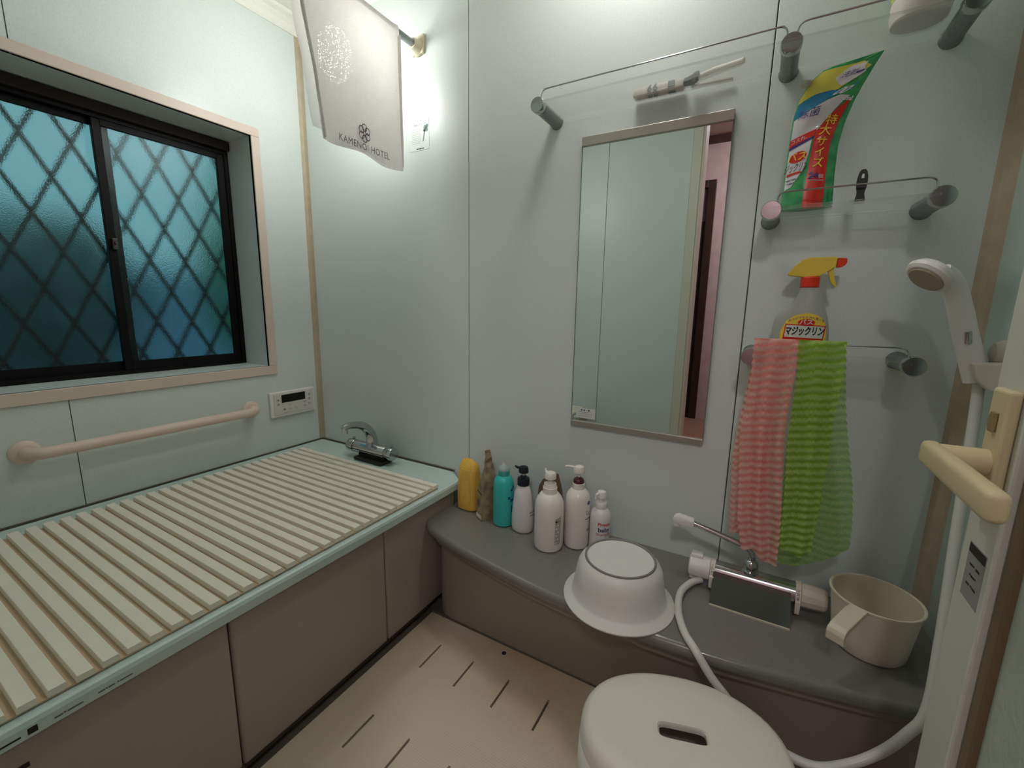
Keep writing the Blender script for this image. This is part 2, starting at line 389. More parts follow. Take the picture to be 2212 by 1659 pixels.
for x0, x1, z0, z1 in ((-.49, -.43, .05, 2.06), (-1.19, -1.13, .05, 2.06), (-1.13, -.49, 2.0, 2.06)):
    bm = bmn(); box(bm, x0, x1, -1.699, -1.66, z0, z1, bev=.003); link('door_frame', bm, DARKW, d2)
bm = bmn(); box(bm, -1.13, -.49, -1.699, -1.685, 1.74, 2.0); link('transom', bm, mat('transom_grey', (120, 104, 104), .5), d2)
bm = bmn(); box(bm, -1.13, -.49, -1.699, -1.68, .05, 1.74, bev=.002); link('door_leaf', bm, mat('dark_leaf', (44, 30, 26), .5), d2)

# ---- doorway casing and jambs
fr = thing('trim_6', (0, YF, 0), None, None); fr['kind'] = 'structure'
JAMB = mat('jamb_white', (214, 208, 194), .4)
bm = bmn(); box(bm, DX0-.045, DX0-.0005, YF+.0001, YF+.01, .0, DZ+.04, bev=.002); link('door_casing', bm, JAMB, fr)
bm = bmn(); box(bm, DX0, DX0+.012, YF-.1, YF+.006, .0, DZ); link('door_jamb', bm, BEIGE, fr)
bm = bmn(); box(bm, DX0, DX1-.012, YF-.1, YF+.01, DZ, DZ+.04); link('door_casing', bm, JAMB, fr)

# ---- open bathroom door leaf at the right edge
d1 = thing('door_1', (.26, .0, .02), None, None); d1['kind'] = 'structure'
STILE = mat('door_white', (214, 214, 204), .42)
dx, dz0, dz1 = .245, .03, 1.94
bm = bmn(); box(bm, dx, dx+.034, .634, .71, dz0, dz1, bev=.003); link('stile', bm, STILE, d1)
bm = bmn(); box(bm, dx, dx+.034, .0, .075, dz0, dz1, bev=.003); link('stile', bm, STILE, d1)
bm = bmn(); box(bm, dx, dx+.034, .075, .634, dz0, dz0+.12, bev=.003); link('rail', bm, STILE, d1)
bm = bmn(); box(bm, dx, dx+.034, .075, .634, dz1-.08, dz1, bev=.003); link('rail', bm, STILE, d1)
GAS = mat('brown_gasket', (124, 104, 80), .6)
for y0, y1, z0, z1 in ((.617, .634, dz0+.12, dz1-.08), (.075, .092, dz0+.12, dz1-.08), (.092, .617, dz0+.12, dz0+.135), (.092, .617, dz1-.095, dz1-.08)):
    bm = bmn()
    box(bm, dx+.008, dx+.028, y0, y1, z0, z1, bev=.004); link('glazing_bead', bm, GAS, d1)
bm = bmn(); box(bm, dx+.017, dx+.022, .09, .62, dz0+.13, dz1-.09); link('door_panel', bm, mat('obscure_panel', (190, 204, 190), .35, bump=.6, bscale=120), d1)
hp = None
bm = bmn(); box(bm, dx-.011, dx-.0002, .643, .685, .775, .922, bev=.004, seg=3); hp = link('handle_plate', bm, CREAM, d1)
bm = bmn()
prof = [(-.008, -.011), (.004, -.011), (.008, -.006), (.009, 0), (.008, .006), (.004, .011), (-.008, .011)]
prism(bm, prof, lambda a, b_, d: (dx-.0112-d, .664+a*.7, .885+b_), 0, .004, bev=.0008); o = link('thumb_turn', bm, mat('worn_brass', (168, 152, 112), .4, metal=.5), hp)
bm = bmn(); tube(bm, [(dx-.010, .664, .838), (dx-.03, .664, .838), (dx-.052, .662, .838)], .015, 20, 3); box(bm, dx-.064, dx-.046, .50, .683, .8235, .8525, bev=.007, seg=4); link('handle_lever', bm, CREAM, hp, True)
def dmap(a, b_): return (dx-.0006, .667-a, .70+b_)
st = None
bm = bmn(); prism(bm, [(-.022, -.034), (.022, -.034), (.022, .034), (-.022, .034)], lambda a, b_, d: (dx-d, .667-a, .70+b_), .0, .0005); st = link('sticker', bm, mat('sticker_grey', (150, 152, 148), .4), d1); st['label'] = 'grey printed sticker with a dark top band'
bm = bmn(); patch(bm, [(-.021, .022), (.021, .022), (.021, .033), (-.021, .033)], lambda a, b_: (dx-.0008, .667-a, .70+b_)); link('dark_band', bm, INK, st)
for k, s in enumerate(('▬▪ ▬', '▪▬▪', '▬ ▪▬')):
    lettering(s, .009, lambda a, b_, k=k: (dx-.0008, .667-a, .710-.012*k+b_), INK, st)

# ================================================================ BATHTUB
tub = thing('bathtub', (-1.26, .58, 0), 'pale aqua bathtub with taupe side panels under the slatted cover', 'bathtub')
RX = -.855
outer = [(XL+.001, YF+.001), (RX, YF+.001), (RX, 1.125), (-.865, 1.150), (-.925, 1.198), (XL+.001, 1.198)]
inner = [(XL+.07, .03), (-.93, .03), (-.93, 1.02), (-.95, 1.04), (-.99, 1.06), (XL+.07, 1.06)]
bm = bmn()
def ring(poly, z): return [bm.verts.new((x, y, z)) for x, y in poly]
def inset(poly, d):
    cx, cy = -1.27, .58
    return [(x+(d if x < cx else -d), y+(d if y < cy else -d)) for x, y in poly]
rs = [ring(outer, .378), ring(outer, .397), ring(inset(outer, .003), .4035), ring(inset(outer, .009), .405), ring(inset(outer, .02), .4035), ring(inset(inner, -.008), .4035), ring(inset(inner, 0), .395), ring(inset(inner, .03), .1), ring(inset(inner, .07), .05)]
for a, b_ in zip(rs, rs[1:]):
    for i in range(6): bm.faces.new((a[i], a[(i+1) % 6], b_[(i+1) % 6], b_[i]))
bm.faces.new(rs[-1]); link('tub_rim', bm, TUB, tub)
bm = bmn(); prism(bm, [(XL+.001, YF+.002), (-.878, YF+.002), (-.878, .97), (-.905, 1.197), (XL+.001, 1.197)], lambda a, b_, d: (a, b_, d), .0, .02); link('tub_base', bm, SEAL, tub)
bm = bmn(); box(bm, -.899, -.889, YF+.002, 1.13, .001, .377); link('apron_backing', bm, INK, tub)
for y0, y1 in ((YF+.004, .385), (.385, .803), (.803, 1.13)):
    bm = bmn(); box(bm, -.8885, -.872, y0+.0012, y1-.0012, .012, .370, bev=.0078, seg=4); link('apron_panel', bm, APRON, tub)
bm = bmn(); box(bm, -.8719, -.871, .06, .105, .352-.03, .352-.022, bev=.0003, seg=1); link('finger_slot', bm, INK, tub)
# printed strip on the rim's front face
for s, y, sz in (('■', .112, .014), ('▬▬▬', .085, .010), ('▬▪▬▬', .15, .009), ('▬▪▬ ▪▬▬', .205, .008)):
    lettering(s, sz, lambda a, b_, y=y: (RX+.0004, y+a, .387+b_), INK if sz > .009 else GREYINK, tub)
# sealant lines at the walls
bm = bmn(); box(bm, XL, -.925, 1.194, 1.1999, .4052, .4095); struct('trim_7', bm, SEAL)
bm = bmn(); box(bm, XL+.0001, XL+.006, YF, 1.194, .4052, .4095); struct('trim_8', bm, SEAL)

# ---- slatted roll-up cover
cov = thing('bath_cover', (-1.23, .5, .405), 'cream slatted roll-up cover lying across the bathtub', 'bath cover')
SL0, SL1 = -1.592, -.876
bm = bmn(); box(bm, SL0+.004, SL1-.001, -.033, 1.046, .4055, .4085); link('backing_sheet', bm, SHEET, cov)
bm = bmn(); sec = [(-.0113, 0), (-.0113, .0030), (-.0100, .0100), (-.0092, .0107), (.0092, .0107), (.0100, .0100), (.0113, .0030), (.0113, 0)]
prism(bm, sec, lambda a, b_, d: (d, a, b_), SL0, SL1)
first = link('slat', bm, SLAT, None); sme = first.data
for i in range(34):
    o = first if i == 0 else first.copy()
    if i: C.objects.link(o)
    o.location = (random.uniform(-.0015, .0015), 1.0365-.0318*i, .4086)
    o.parent = cov; o.matrix_parent_inverse = Matrix.Translation(cov.location).inverted()

# ---- counter along the back wall
ct = thing('wash_counter', (-.25, 1.03, 0), 'dark grey bath counter with curved front along the back wall', 'counter')
edge = [(-.868, 1.01), (-.86, .985), (-.83, .962), (-.78, .945), (-.70, .922), (-.60, .902), (-.47, .879), (-.35, .865), (-.23, .858), (-.13, .858), (0, .868), (.11, .886), (.22, .906), (.31, .926), (.375, .942)]
edge = [(p.x, p.y) for p in spline([(a, b_, 0) for a, b_ in edge], 4)]
def off(poly, d):
    out = []
    for i, (x, y) in enumerate(poly):
        a = Vector(poly[max(i-1, 0)]); b_ = Vector(poly[min(i+1, len(poly)-1)]); t = (b_-a).normalized(); n = Vector((-t.y, t.x))
        if n.y < 0 and i > 3: n = -n
        out.append((x+n.x*d, y+n.y*d))
    return out
bm = bmn()
levels = [(.0, .323), (-.006, .3215), (-.011, .317), (-.013, .309), (-.012, .300), (-.008, .294), (.004, .291)]
back = [(x, YB-.001) for x, y in edge]
rows = []
rows.append([bm.verts.new((x, y, .323)) for x, y in back])
for d, z in levels: rows.append([bm.verts.new((min(max(x, -.8705), XR-.001), y, z)) for x, y in off(edge, d)])
rows.append([bm.verts.new((x, y, .291)) for x, y in back])
for a, b_ in zip(rows, rows[1:]):
    for i in range(len(a)-1): bm.faces.new((a[i], a[i+1], b_[i+1], b_[i]))
bm.faces.new([r[0] for r in rows]); bm.faces.new([r[-1] for r in rows][::-1])
link('counter_top', bm, COUNTER, ct, True)
bm = bmn()
lv = [(.022, .2905), (.014, .284), (.012, .272), (.016, .262), (.03, .257)]
rows = []
for d, z in lv: rows.append([bm.verts.new((min(max(x, -.8705), XR-.001), y, z)) for x, y in off(edge, d)])
def basey(x): return .981 + .0*x
for z, f in ((.2565, .0), (.16, .35), (.06, .8), (.0, 1.0)):
    rows.append([bm.verts.new((min(max(x, -.8705), XR-.001), (1-f)*(y+.0)+f*max(basey(x), y), z)) for x, y in off(edge, .035)])
for a, b_ in zip(rows, rows[1:]):
    for i in range(len(a)-1): bm.faces.new((a[i], a[i+1], b_[i+1], b_[i]))
link('counter_front', bm, FASCIA, ct, True)
bm = bmn(); box(bm, -.852, XR-.002, .978, .985, -.0115, .006); link('base_seal', bm, SEAL, ct)

# ================================================================ MIRROR
mi = thing('wall_mirror', (-.29, 1.2, .654), 'tall frameless mirror with metal top and bottom channels on the back wall', 'mirror')
bm = bmn(); box(bm, -.472, -.104, 1.194, 1.1995, .662, 1.452); link('mirror_glass', bm, MIRROR, mi)
bm = bmn(); box(bm, -.4745, -.4722, 1.1935, 1.1995, .662, 1.452); box(bm, -.1038, -.1015, 1.1935, 1.1995, .662, 1.452); link('glass_edge', bm, mat('edge_grey', (120, 128, 122), .3), mi)
CHAN = mat('channel_metal', (186, 178, 170), .35, metal=.85)
bm = bmn(); box(bm, -.474, -.102, 1.188, 1.1993, 1.437, 1.461, bev=.0015); link('top_channel', bm, CHAN, mi)
bm = bmn(); box(bm, -.474, -.102, 1.188, 1.1993, .652, .668, bev=.0015); link('bottom_channel', bm, CHAN, mi)
bm = bmn(); box(bm, -.4735, -.468, 1.192, 1.194, .668, .685); link('corner_clip', bm, CHAN, mi)
stk = thing('mirror_sticker', (-.427, 1.1938, .694), 'small white sticker on the lower left corner of the mirror', 'sticker')
bm = bmn(); box(bm, -.459, -.399, 1.1932, 1.1939, .678, .708); link('sticker_sheet', bm, PAPER, stk)
for k in range(4): lettering('■ ● ▪ ■' if k == 0 else '━━━━━━', .007, lambda a, b_, k=k: (-.430+a, 1.1929, .702-.006*k+b_), GREYINK, stk)

# ================================================================ SHELVES
def shelf(xs_, z, name, label, wz, glass_y=1.07):
    t = thing(name, ((xs_[0]+xs_[-1])/2, 1.2, z), label, 'shelf')
    bm = bmn(); box(bm, xs_[0]+.004, xs_[-1]-.004, glass_y-.0, 1.196, z-.0028, z+.0022, bev=.001, seg=1); link('glass_plate', bm, GLASS, t)
    for x in xs_:
        bm = bmn(); lathe(bm, [(.019, 0), (.0165, .004), (.0165, .102), (.0135, .104)], (x, 1.1995, z-.004), 24, axis=(0, -1, 0)); br = link('bracket', bm, SATIN, t, True)
        bm = bmn(); lathe(bm, [(.014, 0), (.014, .004)], (x, 1.0955, z-.004), 20, axis=(0, -1, 0)); link('collar', bm, INK, br, True)
        bm = bmn(); lathe(bm, [(.0175, 0), (.019, .002), (.019, .016), (.0175, .019), (.0, .0195)], (x, 1.0915, z-.004), 28, axis=(0, -1, 0)); link('end_cap', bm, CHROME, br, True)
    for a, b_ in zip(xs_, xs_[1:]):
        o_ = .009
        bm = bmn(); tube(bm, [(a+o_, 1.08, z+.012), (a+o_, 1.08, z+wz-.012), (a+o_+.004, 1.08, z+wz-.004), (a+o_+.016, 1.08, z+wz), (a+.06, 1.08, z+wz), (b_-.06, 1.08, z+wz), (b_-o_-.016, 1.08, z+wz), (b_-o_-.004, 1.08, z+wz-.004), (b_-o_, 1.08, z+wz-.012), (b_-o_, 1.08, z+.012)], .0018, 8, 4)
        link('guard_rail', bm, CHROME, t, True)
    return t
shelf([-.555, -.004, .256], 1.519, 'glass_shelf', 'long glass shelf with three metal brackets above the mirror', .031)
shelf([-.006, .256], 1.211, 'glass_shelf', 'short middle glass shelf holding the refill pouch, on two brackets', .031)
shelf([-.014, .258], .907, 'glass_shelf', 'lowest short glass shelf with wash cloths hung on its rail', .030)

# ---- towel rod with hotel towel
rod = thing('towel_rod', (-1.058, 1.2, 1.829), 'metal hanging rod running out from the back wall near the ceiling', 'rod')
bm = bmn(); tube(bm, [(-1.058, YF+.002, 1.829), (-1.058, .6, 1.829), (-1.058, 1.17, 1.829)], .0105, 16, 2); link('rod_pole', bm, SATIN, rod, True)
bm = bmn(); lathe(bm, [(.026, 0), (.026, .006), (.020, .012), (.017, .03), (.015, .034)], (-1.058, 1.1995, 1.829), 28, axis=(0, -1, 0)); prism(bm, [(-.024, -.022), (.024, -.022), (.028, .034), (.01, .028), (-.01, .028), (-.028, .034)], lambda a, b_, d: (-1.058+a, 1.1995-d, 1.829+b_), 0, .009, bev=.002); link('rod_socket', bm, mat('socket_cream', (206, 198, 172), .45), rod, True)
tw = thing('hotel_towel', (-1.058, .93, 1.4), 'thin white hotel towel with a printed emblem hanging over the metal rod', 'towel')
TOWEL = cloth_mat('towel_cloth', (238, 235, 232), .26, .50, weave=380, lo=.63, hi=.69)
TOWELB = cloth_mat('towel_cloth_back', (238, 235, 232), .26, .35, weave=300, lo=.0, hi=.01)
def towel_sheet(side, bottom, y0, y1):
    bm = bmn(); nv, nh = 44, 40; g = []
    for i in range(nv+1):
        v = i/nv; row = []
        for j in range(nh+1):
            u = j/nh
            L_ = v*(1.829+.0125-bottom+ .004*math.sin(u*9+side) + (.012*u if side > 0 else .0))
            if L_ < .02:
                a = L_/.0125; x = side*.0125*math.sin(min(a, 1.57)); z = 1.829+.0125*math.cos(min(a, 1.57))
            else: x = side*.0125; z = 1.829-(L_-.0196)
            tp = min(1, max(0, (v-.05)/.5))
            x += side*tp*(.004+.004*math.sin(u*11+v*3)) + side*tp*.005*max(0, math.cos((u-.04)*26))*max(0, 1-u*9)
            yy = y0+(y1-y0)*u + tp*(.05*(1-u)*(v) - .004*u*v)
            if u > .95: x += side*.004*(u-.95)*20
            row.append(bm.verts.new((-1.058+x, yy+.0025*math.sin(v*12+u*5), z)))
        g.append(row)
    for i in range(nv):
        for j in range(nh): bm.faces.new((g[i][j], g[i][j+1], g[i+1][j+1], g[i+1][j]))
    return bm
o = link('towel_cloth', towel_sheet(1, 1.424, .752, 1.094), TOWEL, tw, True)
o = link('towel_cloth', towel_sheet(-1, 1.455, .752, 1.094), TOWELB, tw, True)
for ye, dy in ((1.089, 0), (.757, .05)):
    P = [(-1.058+.018+.002, ye+dy*min(1, max(0, (v-.05)/.5))*v, 1.83-v*.395) for v in (.06, .2, .4, .6, .8, 1.0)]
    bm = bmn(); tube(bm, P, .0035, 8, 4, flat=1.6); link('towel_hem', bm, TOWEL, tw, True)
TX = -1.058+.0255
PRINT = mat('purple_brown_print', (104, 84, 88), .7)
lettering('KAMENOI HOTEL', .0220, lambda a, b_: (TX, .937+a, 1.446+b_*1.15), PRINT, tw, sx=1.0, spacing=1.08)
bm = bmn()
for k in range(6):
    t0 = math.pi/3*k+math.pi/6; cxk, czk = .935+.0125*math.cos(t0), 1.483+.0145*math.sin(t0)
    P = [Vector((TX, cxk+.0095*math.cos(a*math.pi/9), czk+.0105*math.sin(a*math.pi/9))) for a in range(18)]
    for i in range(18):
        a, b_ = P[i], P[(i+1) % 18]; ce = Vector((TX, cxk, czk)); w = .74
        bm.faces.new([bm.verts.new(a), bm.verts.new(b_), bm.verts.new(ce+(b_-ce)*w), bm.verts.new(ce+(a-ce)*w)])
link('emblem', bm, PRINT, tw)

# ---- notice sticker on the back wall
nt_ = thing('notice_sticker', (-1.062, 1.2, 1.572), 'white printed notice sticker on the back wall beside the towel', 'sticker')
bm = bmn(); box(bm, -1.104, -1.021, 1.1993, 1.19985, 1.521, 1.622); link('sticker_sheet', bm, mat('notice_paper', (222, 230, 224), .35), nt_)
def nm_(a, b_): return (-1.062+a, 1.1990, 1.572+b_)
lettering('▪ı▫▪—▪ı▫▪', .0085, lambda a, b_: nm_(a, b_+.042-.3*a*a*60), INK, nt_)
lettering('I B B J C C 1 0', .0085, lambda a, b_: nm_(a, b_+.029), INK, nt_)
for k in range(9): lettering('━━━━━'[:5-(k % 3 == 2)], .0095, lambda a, b_, k=k: nm_(a-.015, b_*.4+.016-.0055*k), GREYINK, nt_)
lettering('▬▪▬▪▬', .008, lambda a, b_: nm_(a+.002, b_-.045), INK, nt_, bold=.0002)
bm = bmn(); FL = mat('grey_green_print', (120, 150, 142), .6)
for (a, b_, r_) in ((.024, .018, .007), (.033, .021, .006), (.03, .01, .007), (.02, .009, .005)):
    bm.faces.new([bm.verts.new(nm_(a+r_*math.cos(t*.7854), b_+r_*math.sin(t*.7854))) for t in range(8)])
patch(bm2 := bmn(), [(.013, -.025), (.017, -.025), (.026, .01), (.02, .01)], nm_)
link('flower_print', bm, FL, nt_); link('stem_print', bm2, FL, nt_)

# ---- bath remote control panel on the left wall
rc = thing('remote_control', (-1.672, 1.063, .55), 'white bath heater control panel with black display on the window wall', 'control panel')
bm = bmn(); box(bm, XL+.0002, XL+.014, .966, 1.163, .548, .650, bev=.003, seg=2); link('panel_body', bm, WHITE, rc)
bm = bmn(); box(bm, XL+.014, XL+.0165, .978, 1.152, .556, .642, bev=.0012, seg=1); link('panel_face', bm, mat('panel_face', (216, 212, 206), .4), rc)
bm = bmn(); box(bm, XL+.0165, XL+.0175, 1.010, 1.114, .605, .637); link('display', bm, mat('display_black', (6, 6, 7), .15), rc)
def rmap(y, z, d=0): return lambda a, b_: (XL+.0178+d, y+a, z+b_)
for (y, z, w, h) in ((.995, .618, .012, .008), (.995, .600, .012, .008), (1.133, .622, .012, .008), (1.133, .604, .012, .008), (1.133, .583, .012, .008), (1.112, .594, .012, .007), (1.112, .577, .012, .007), (1.02, .577, .012, .007), (1.045, .594, .012, .007), (1.045, .577, .012, .007), (1.07, .577, .012, .007)):
    bm = bmn(); box(bm, XL+.0165, XL+.0178, y-w/2, y+w/2, z-h/2, z+h/2, bev=.0004, seg=1); link('button', bm, mat('button_grey', (196, 190, 184), .45), rc)
for s, y, z in (('▲', .995, .619), ('▼', .995, .600), ('▲', 1.133, .623), ('▼', 1.133, .604), ('○', 1.112, .594), ('○', 1.112, .577), ('■', 1.02, .577), ('−', 1.133, .583)):
    lettering(s, .008, rmap(y, z, .0002), GREYINK, rc)
lettering('▬▬ ――――――――――', .006, rmap(1.055, .5625, -.001), GREYINK, rc)

# ---- grab bar on the left wall
gb = thing('grab_bar', (-1.64, .6, .6), 'beige plastic grab bar on the wall below the window', 'grab bar')
BAR = mat('beige_bar', (224, 202, 188), .42)
bm = bmn(); tube(bm, [(XL+.008, .302, .600), (XL+.032, .303, .600), (XL+.05, .318, .600), (XL+.055, .345, .600), (XL+.055, .5, .600), (XL+.055, .7, .600), (XL+.055, .85, .600), (XL+.05, .876, .600), (XL+.032, .892, .600), (XL+.008, .893, .600)], .0155, 20, 6); link('bar', bm, BAR, gb, True)
for y in (.302, .893):
    bm = bmn(); lathe(bm, [(.031, 0), (.031, .005), (.026, .011), (.018, .014)], (XL+.0002, y, .600), 28, axis=(1, 0, 0)); link('flange', bm, BAR, gb, True)

# ================================================================ FAUCETS
tf = thing('tub_faucet', (-1.27, 1.12, .405), 'chrome bathtub faucet with curved spout on the back rim of the tub', 'faucet')
bm = bmn(); box(bm, -1.335, -1.185, 1.085, 1.145, .4047, .418, bev=.004); box(bm, -1.32, -1.2, 1.1, 1.14, .418, .432); link('faucet_base', bm, mat('dark_base', (70, 66, 62), .3, metal=.8), tf)
bm = bmn(); lathe(bm, [(.022, 0), (.0245, .003), (.0245, .165), (.023, .167)], (-1.355, 1.12, .4485), 28, axis=(1, 0, 0)); link('faucet_body', bm, CHROME, tf, True)
for x, ax in ((-1.357, (-1, 0, 0)), (-1.187, (1, 0, 0))):
    bm = bmn(); lathe(bm, [(.0235, 0), (.0255, .003), (.0255, .032), (.023, .036)], (x, 1.12, .4485), 24, axis=ax)
    box(bm, x+ax[0]*.018-.006, x+ax[0]*.018+.006, 1.117, 1.131, .473, .481, bev=.002); link('dial', bm, CHROME, tf, True)
bm = bmn(); tube(bm, [(-1.268, 1.12, .46), (-1.268, 1.122, .485), (-1.268, 1.115, .515), (-1.268, 1.09, .545), (-1.268, 1.06, .56), (-1.268, 1.02, .567), (-1.268, .992, .563)], lambda t: .024-.012*min(1, t*1.2), 20, 5, flat=1.0); sp = link('spout', bm, CHROME, tf, True)
bm = bmn(); lathe(bm, [(.0095, 0), (.0105, .003), (.0105, .022)], (-1.268, 1.0, .541), 20); link('aerator', bm, CHROME, sp, True)
bm = bmn(); box(bm, -1.325, -1.305, 1.097, 1.0985, .443, .456); link('faucet_mark', bm, mat('red_white_mark', (206, 190, 188), .5), tf)

mx_ = thing('shower_mixer', (.04, 1.09, .323), 'chrome shower mixer with white knobs on the counter below the wash cloths', 'faucet')
ax_y, ax_z = 1.098, .366
bm = bmn(); lathe(bm, [(.0255, 0), (.0255, .166)], (-.038, ax_y, ax_z), 32, axis=(1, 0, 0)); link('mixer_body', bm, CHROME, mx_, True)
bm = bmn(); prism(bm, [(1.0735, .3745), (1.0715, .366), (1.018, .3236), (1.014, .3236), (1.068, .3685), (1.071, .377)], lambda a, b_, d: (d, a, b_), -.0405, .1195); link('front_plate', bm, mat('chrome_with_reflection', (120, 124, 126), .12, metal=1), mx_)  # chrome darkened so the counter's reflection sits in the plate's colour
bm = bmn(); box(bm, -.0405, .1195, 1.0125, 1.0185, .3231, .3262); link('plate_edge', bm, mat('pale_edge', (200, 192, 170), .4), mx_)
for (x, ax, nm) in ((-.0382, -1, 0), (.1282, 1, 0)):
    bm = bmn(); lathe(bm, [(.0285, 0), (.0285, .010)], (x, ax_y, ax_z), 32, axis=(ax, 0, 0)); box(bm, min(x, x+ax*.010), max(x, x+ax*.010), 1.062, 1.078, .336, .366, bev=.001, seg=1); col = link('collar', bm, IVORY, mx_, True)
    bm = bmn(); kx = x+ax*.0108
    lathe(bm, [(.0265, 0), (.0275, .002), (.0275 if ax < 0 else .0245, .046 if ax < 0 else .044), (.022, .049)], (kx, ax_y, ax_z), 12 if ax > 0 else 32, axis=(ax, 0, 0))
    if ax < 0: box(bm, kx-.046, kx-.018, ax_y-.012, ax_y+.012, ax_z+.022, ax_z+.034, bev=.003); box(bm, kx-.046, kx-.018, ax_y-.012, ax_y+.012, ax_z-.034, ax_z-.022, bev=.003)
    link('knob', bm, WHITE if ax < 0 else IVORY, mx_, ax < 0)
    s = '止|シャワー' if ax < 0 else 'H 40 30 C'
    def cm(a, b_, x=x, ax=ax): t = -1.2+a/.0287; return (x+ax*.005+b_*-1, ax_y+.0288*math.sin(t-.1), ax_z+.0288*math.cos(t-.1))
    lettering(s, .0075, cm, INK, mx_, sx=1)
bm = bmn(); lathe(bm, [(.019, 0), (.019, .008), (.014, .010), (.0165, .018), (.017, .024), (.013, .033), (.009, .036)], (.036, ax_y, ax_z+.018), 24); link('swivel', bm, CHROME, mx_, True)
bm = bmn(); tube(bm, [(.036, ax_y, .415), (.037, ax_y, .428), (.031, ax_y, .441), (.018, ax_y, .449), (-.02, ax_y, .458), (-.06, ax_y, .467), (-.098, ax_y, .4755)], .0068, 16, 5); spt = link('spout', bm, CHROME, mx_, True)
bm = bmn(); prism(bm, [(-.094, .4665), (-.096, .4845), (-.132, .4905), (-.143, .4855), (-.147, .474), (-.128, .467)], lambda a, b_, d: (a, ax_y+d, b_), -.011, .011, bev=.003); lathe(bm, [(.009, 0), (.010, .012)], (-.136, ax_y, .460), 20); link('nozzle', bm, WHITE, spt, True)

# ---- hand shower, hose, wall holder
HOSE = mat('hose_white', (216, 214, 206), .32)
hs = thing('hand_shower', (.34, 1.08, .9), 'white hand shower head resting in the holder on the right wall', 'shower head')
bm = bmn()
P = [(.345, 1.075, .885), (.331, 1.072, .925), (.317, 1.068, .965), (.302, 1.062, 1.01), (.290, 1.057, 1.042), (.278, 1.05, 1.062), (.262, 1.042, 1.074)]
tube(bm, P, lambda t: .0185-.0025*t, 20, 6, flat=.85, up=Vector((0, -1, 0))); link('shower_handle', bm, WHITE, hs, True)
hd = Vector((.60, .30, .74)).normalized(); hc = Vector((.243, 1.026, 1.064))
bm = bmn(); lathe(bm, [(.031, -.004), (.036, .0), (.037, .006), (.032, .014), (.020, .021), (.0, .023)], hc, 36, axis=hd); hh = link('shower_head', bm, WHITE, hs, True)
bm = bmn(); lathe(bm, [(.026, -.007), (.028, -.004), (.029, .0)], hc, 32, axis=hd); link('spray_face', bm, mat('spray_grey', (170, 158, 138), .5), hh, True)
bm = bmn(); tube(bm, [(.3185, 1.056, .952), (.3165, 1.053, .962), (.3145, 1.051, .972)], .005, 12, 3); link('shower_button', bm, CHROME, hs, True)
ho = thing('shower_holder', (.37, 1.08, .88), 'cream shower holder on the right wall next to the door', 'holder')
bm = bmn(); prism(bm, [(.326, .918), (.376, .922), (.376, .868), (.352, .872), (.334, .889)], lambda a, b_, d: (a, 1.04+d, b_), 0, .022, bev=.003); link('holder_body', bm, IVORY, ho)
bm = bmn(); lathe(bm, [(.022, 0), (.024, .006), (.018, .018), (.008, .022)], (.3755, 1.075, .935), 20, axis=(-1, 0, 0)); link('holder_knob', bm, mat('clear_knob', (216, 210, 190), .3, trans=.3), ho, True)
hz_ = thing('shower_hose', (.0, .9, .33), 'white shower hose looping from the mixer over the counter to the right wall', 'hose')
bm = bmn(); tube(bm, [(-.066, 1.085, .338), (-.086, 1.065, .334), (-.101, 1.025, .3325), (-.103, .985, .332), (-.094, .93, .332), (-.074, .878, .332), (-.05, .845, .329), (-.032, .838, .310), (-.014, .838, .286), (.010, .838, .262), (.045, .838, .226), (.078, .838, .203), (.115, .838, .191), (.166, .84, .190), (.211, .85, .213), (.255, .87, .244), (.285, .875, .295), (.306, .885, .345), (.320, .93, .45), (.335, 1.0, .62), (.346, 1.05, .77), (.349, 1.076, .885)], .0082, 16, 8)
link('hose_tube', bm, HOSE, hz_, True)

# ================================================================ BOTTLES ON THE COUNTER
ZT = .3232
def cylmap(cx, cy, r, phi, z):
    return lambda a, b_: (cx+(r+.0004)*math.sin(phi+a/r), cy-(r+.0004)*math.cos(phi+a/r), z+b_)
def facing(cx, cy): return math.atan2(-cx, cy)
def pump(t, cx, cy, z, m, r, head, ang, spl, droop=.0, stem_m=None):
    """stem, head and spout of a pump; ang = direction of the spout"""
    d = Vector((math.cos(ang), math.sin(ang), 0))
    bm = bmn(); lathe(bm, [(.004, 0), (.004, head+.004)], (cx, cy, z), 12); link('pump_stem', bm, stem_m or m, t, True)
    bm = bmn(); lathe(bm, [(r*.8, 0), (r, .002), (r, .013), (r*.82, .019), (r*.4, .0215), (0, .022)], (cx, cy, z+head), 24)
    b0 = Vector((cx, cy, z+head+.013)); tube(bm, [b0+d*r*.3, b0+d*(r+.006)+Vector((0, 0, .001)), b0+d*(r+spl*.7)+Vector((0, 0, .001-droop*.3)), b0+d*(r+spl)+Vector((0, 0, .0-droop))], lambda q: .0046-.0017*q, 12, 4)
    link('pump_head', bm, m, t, True)

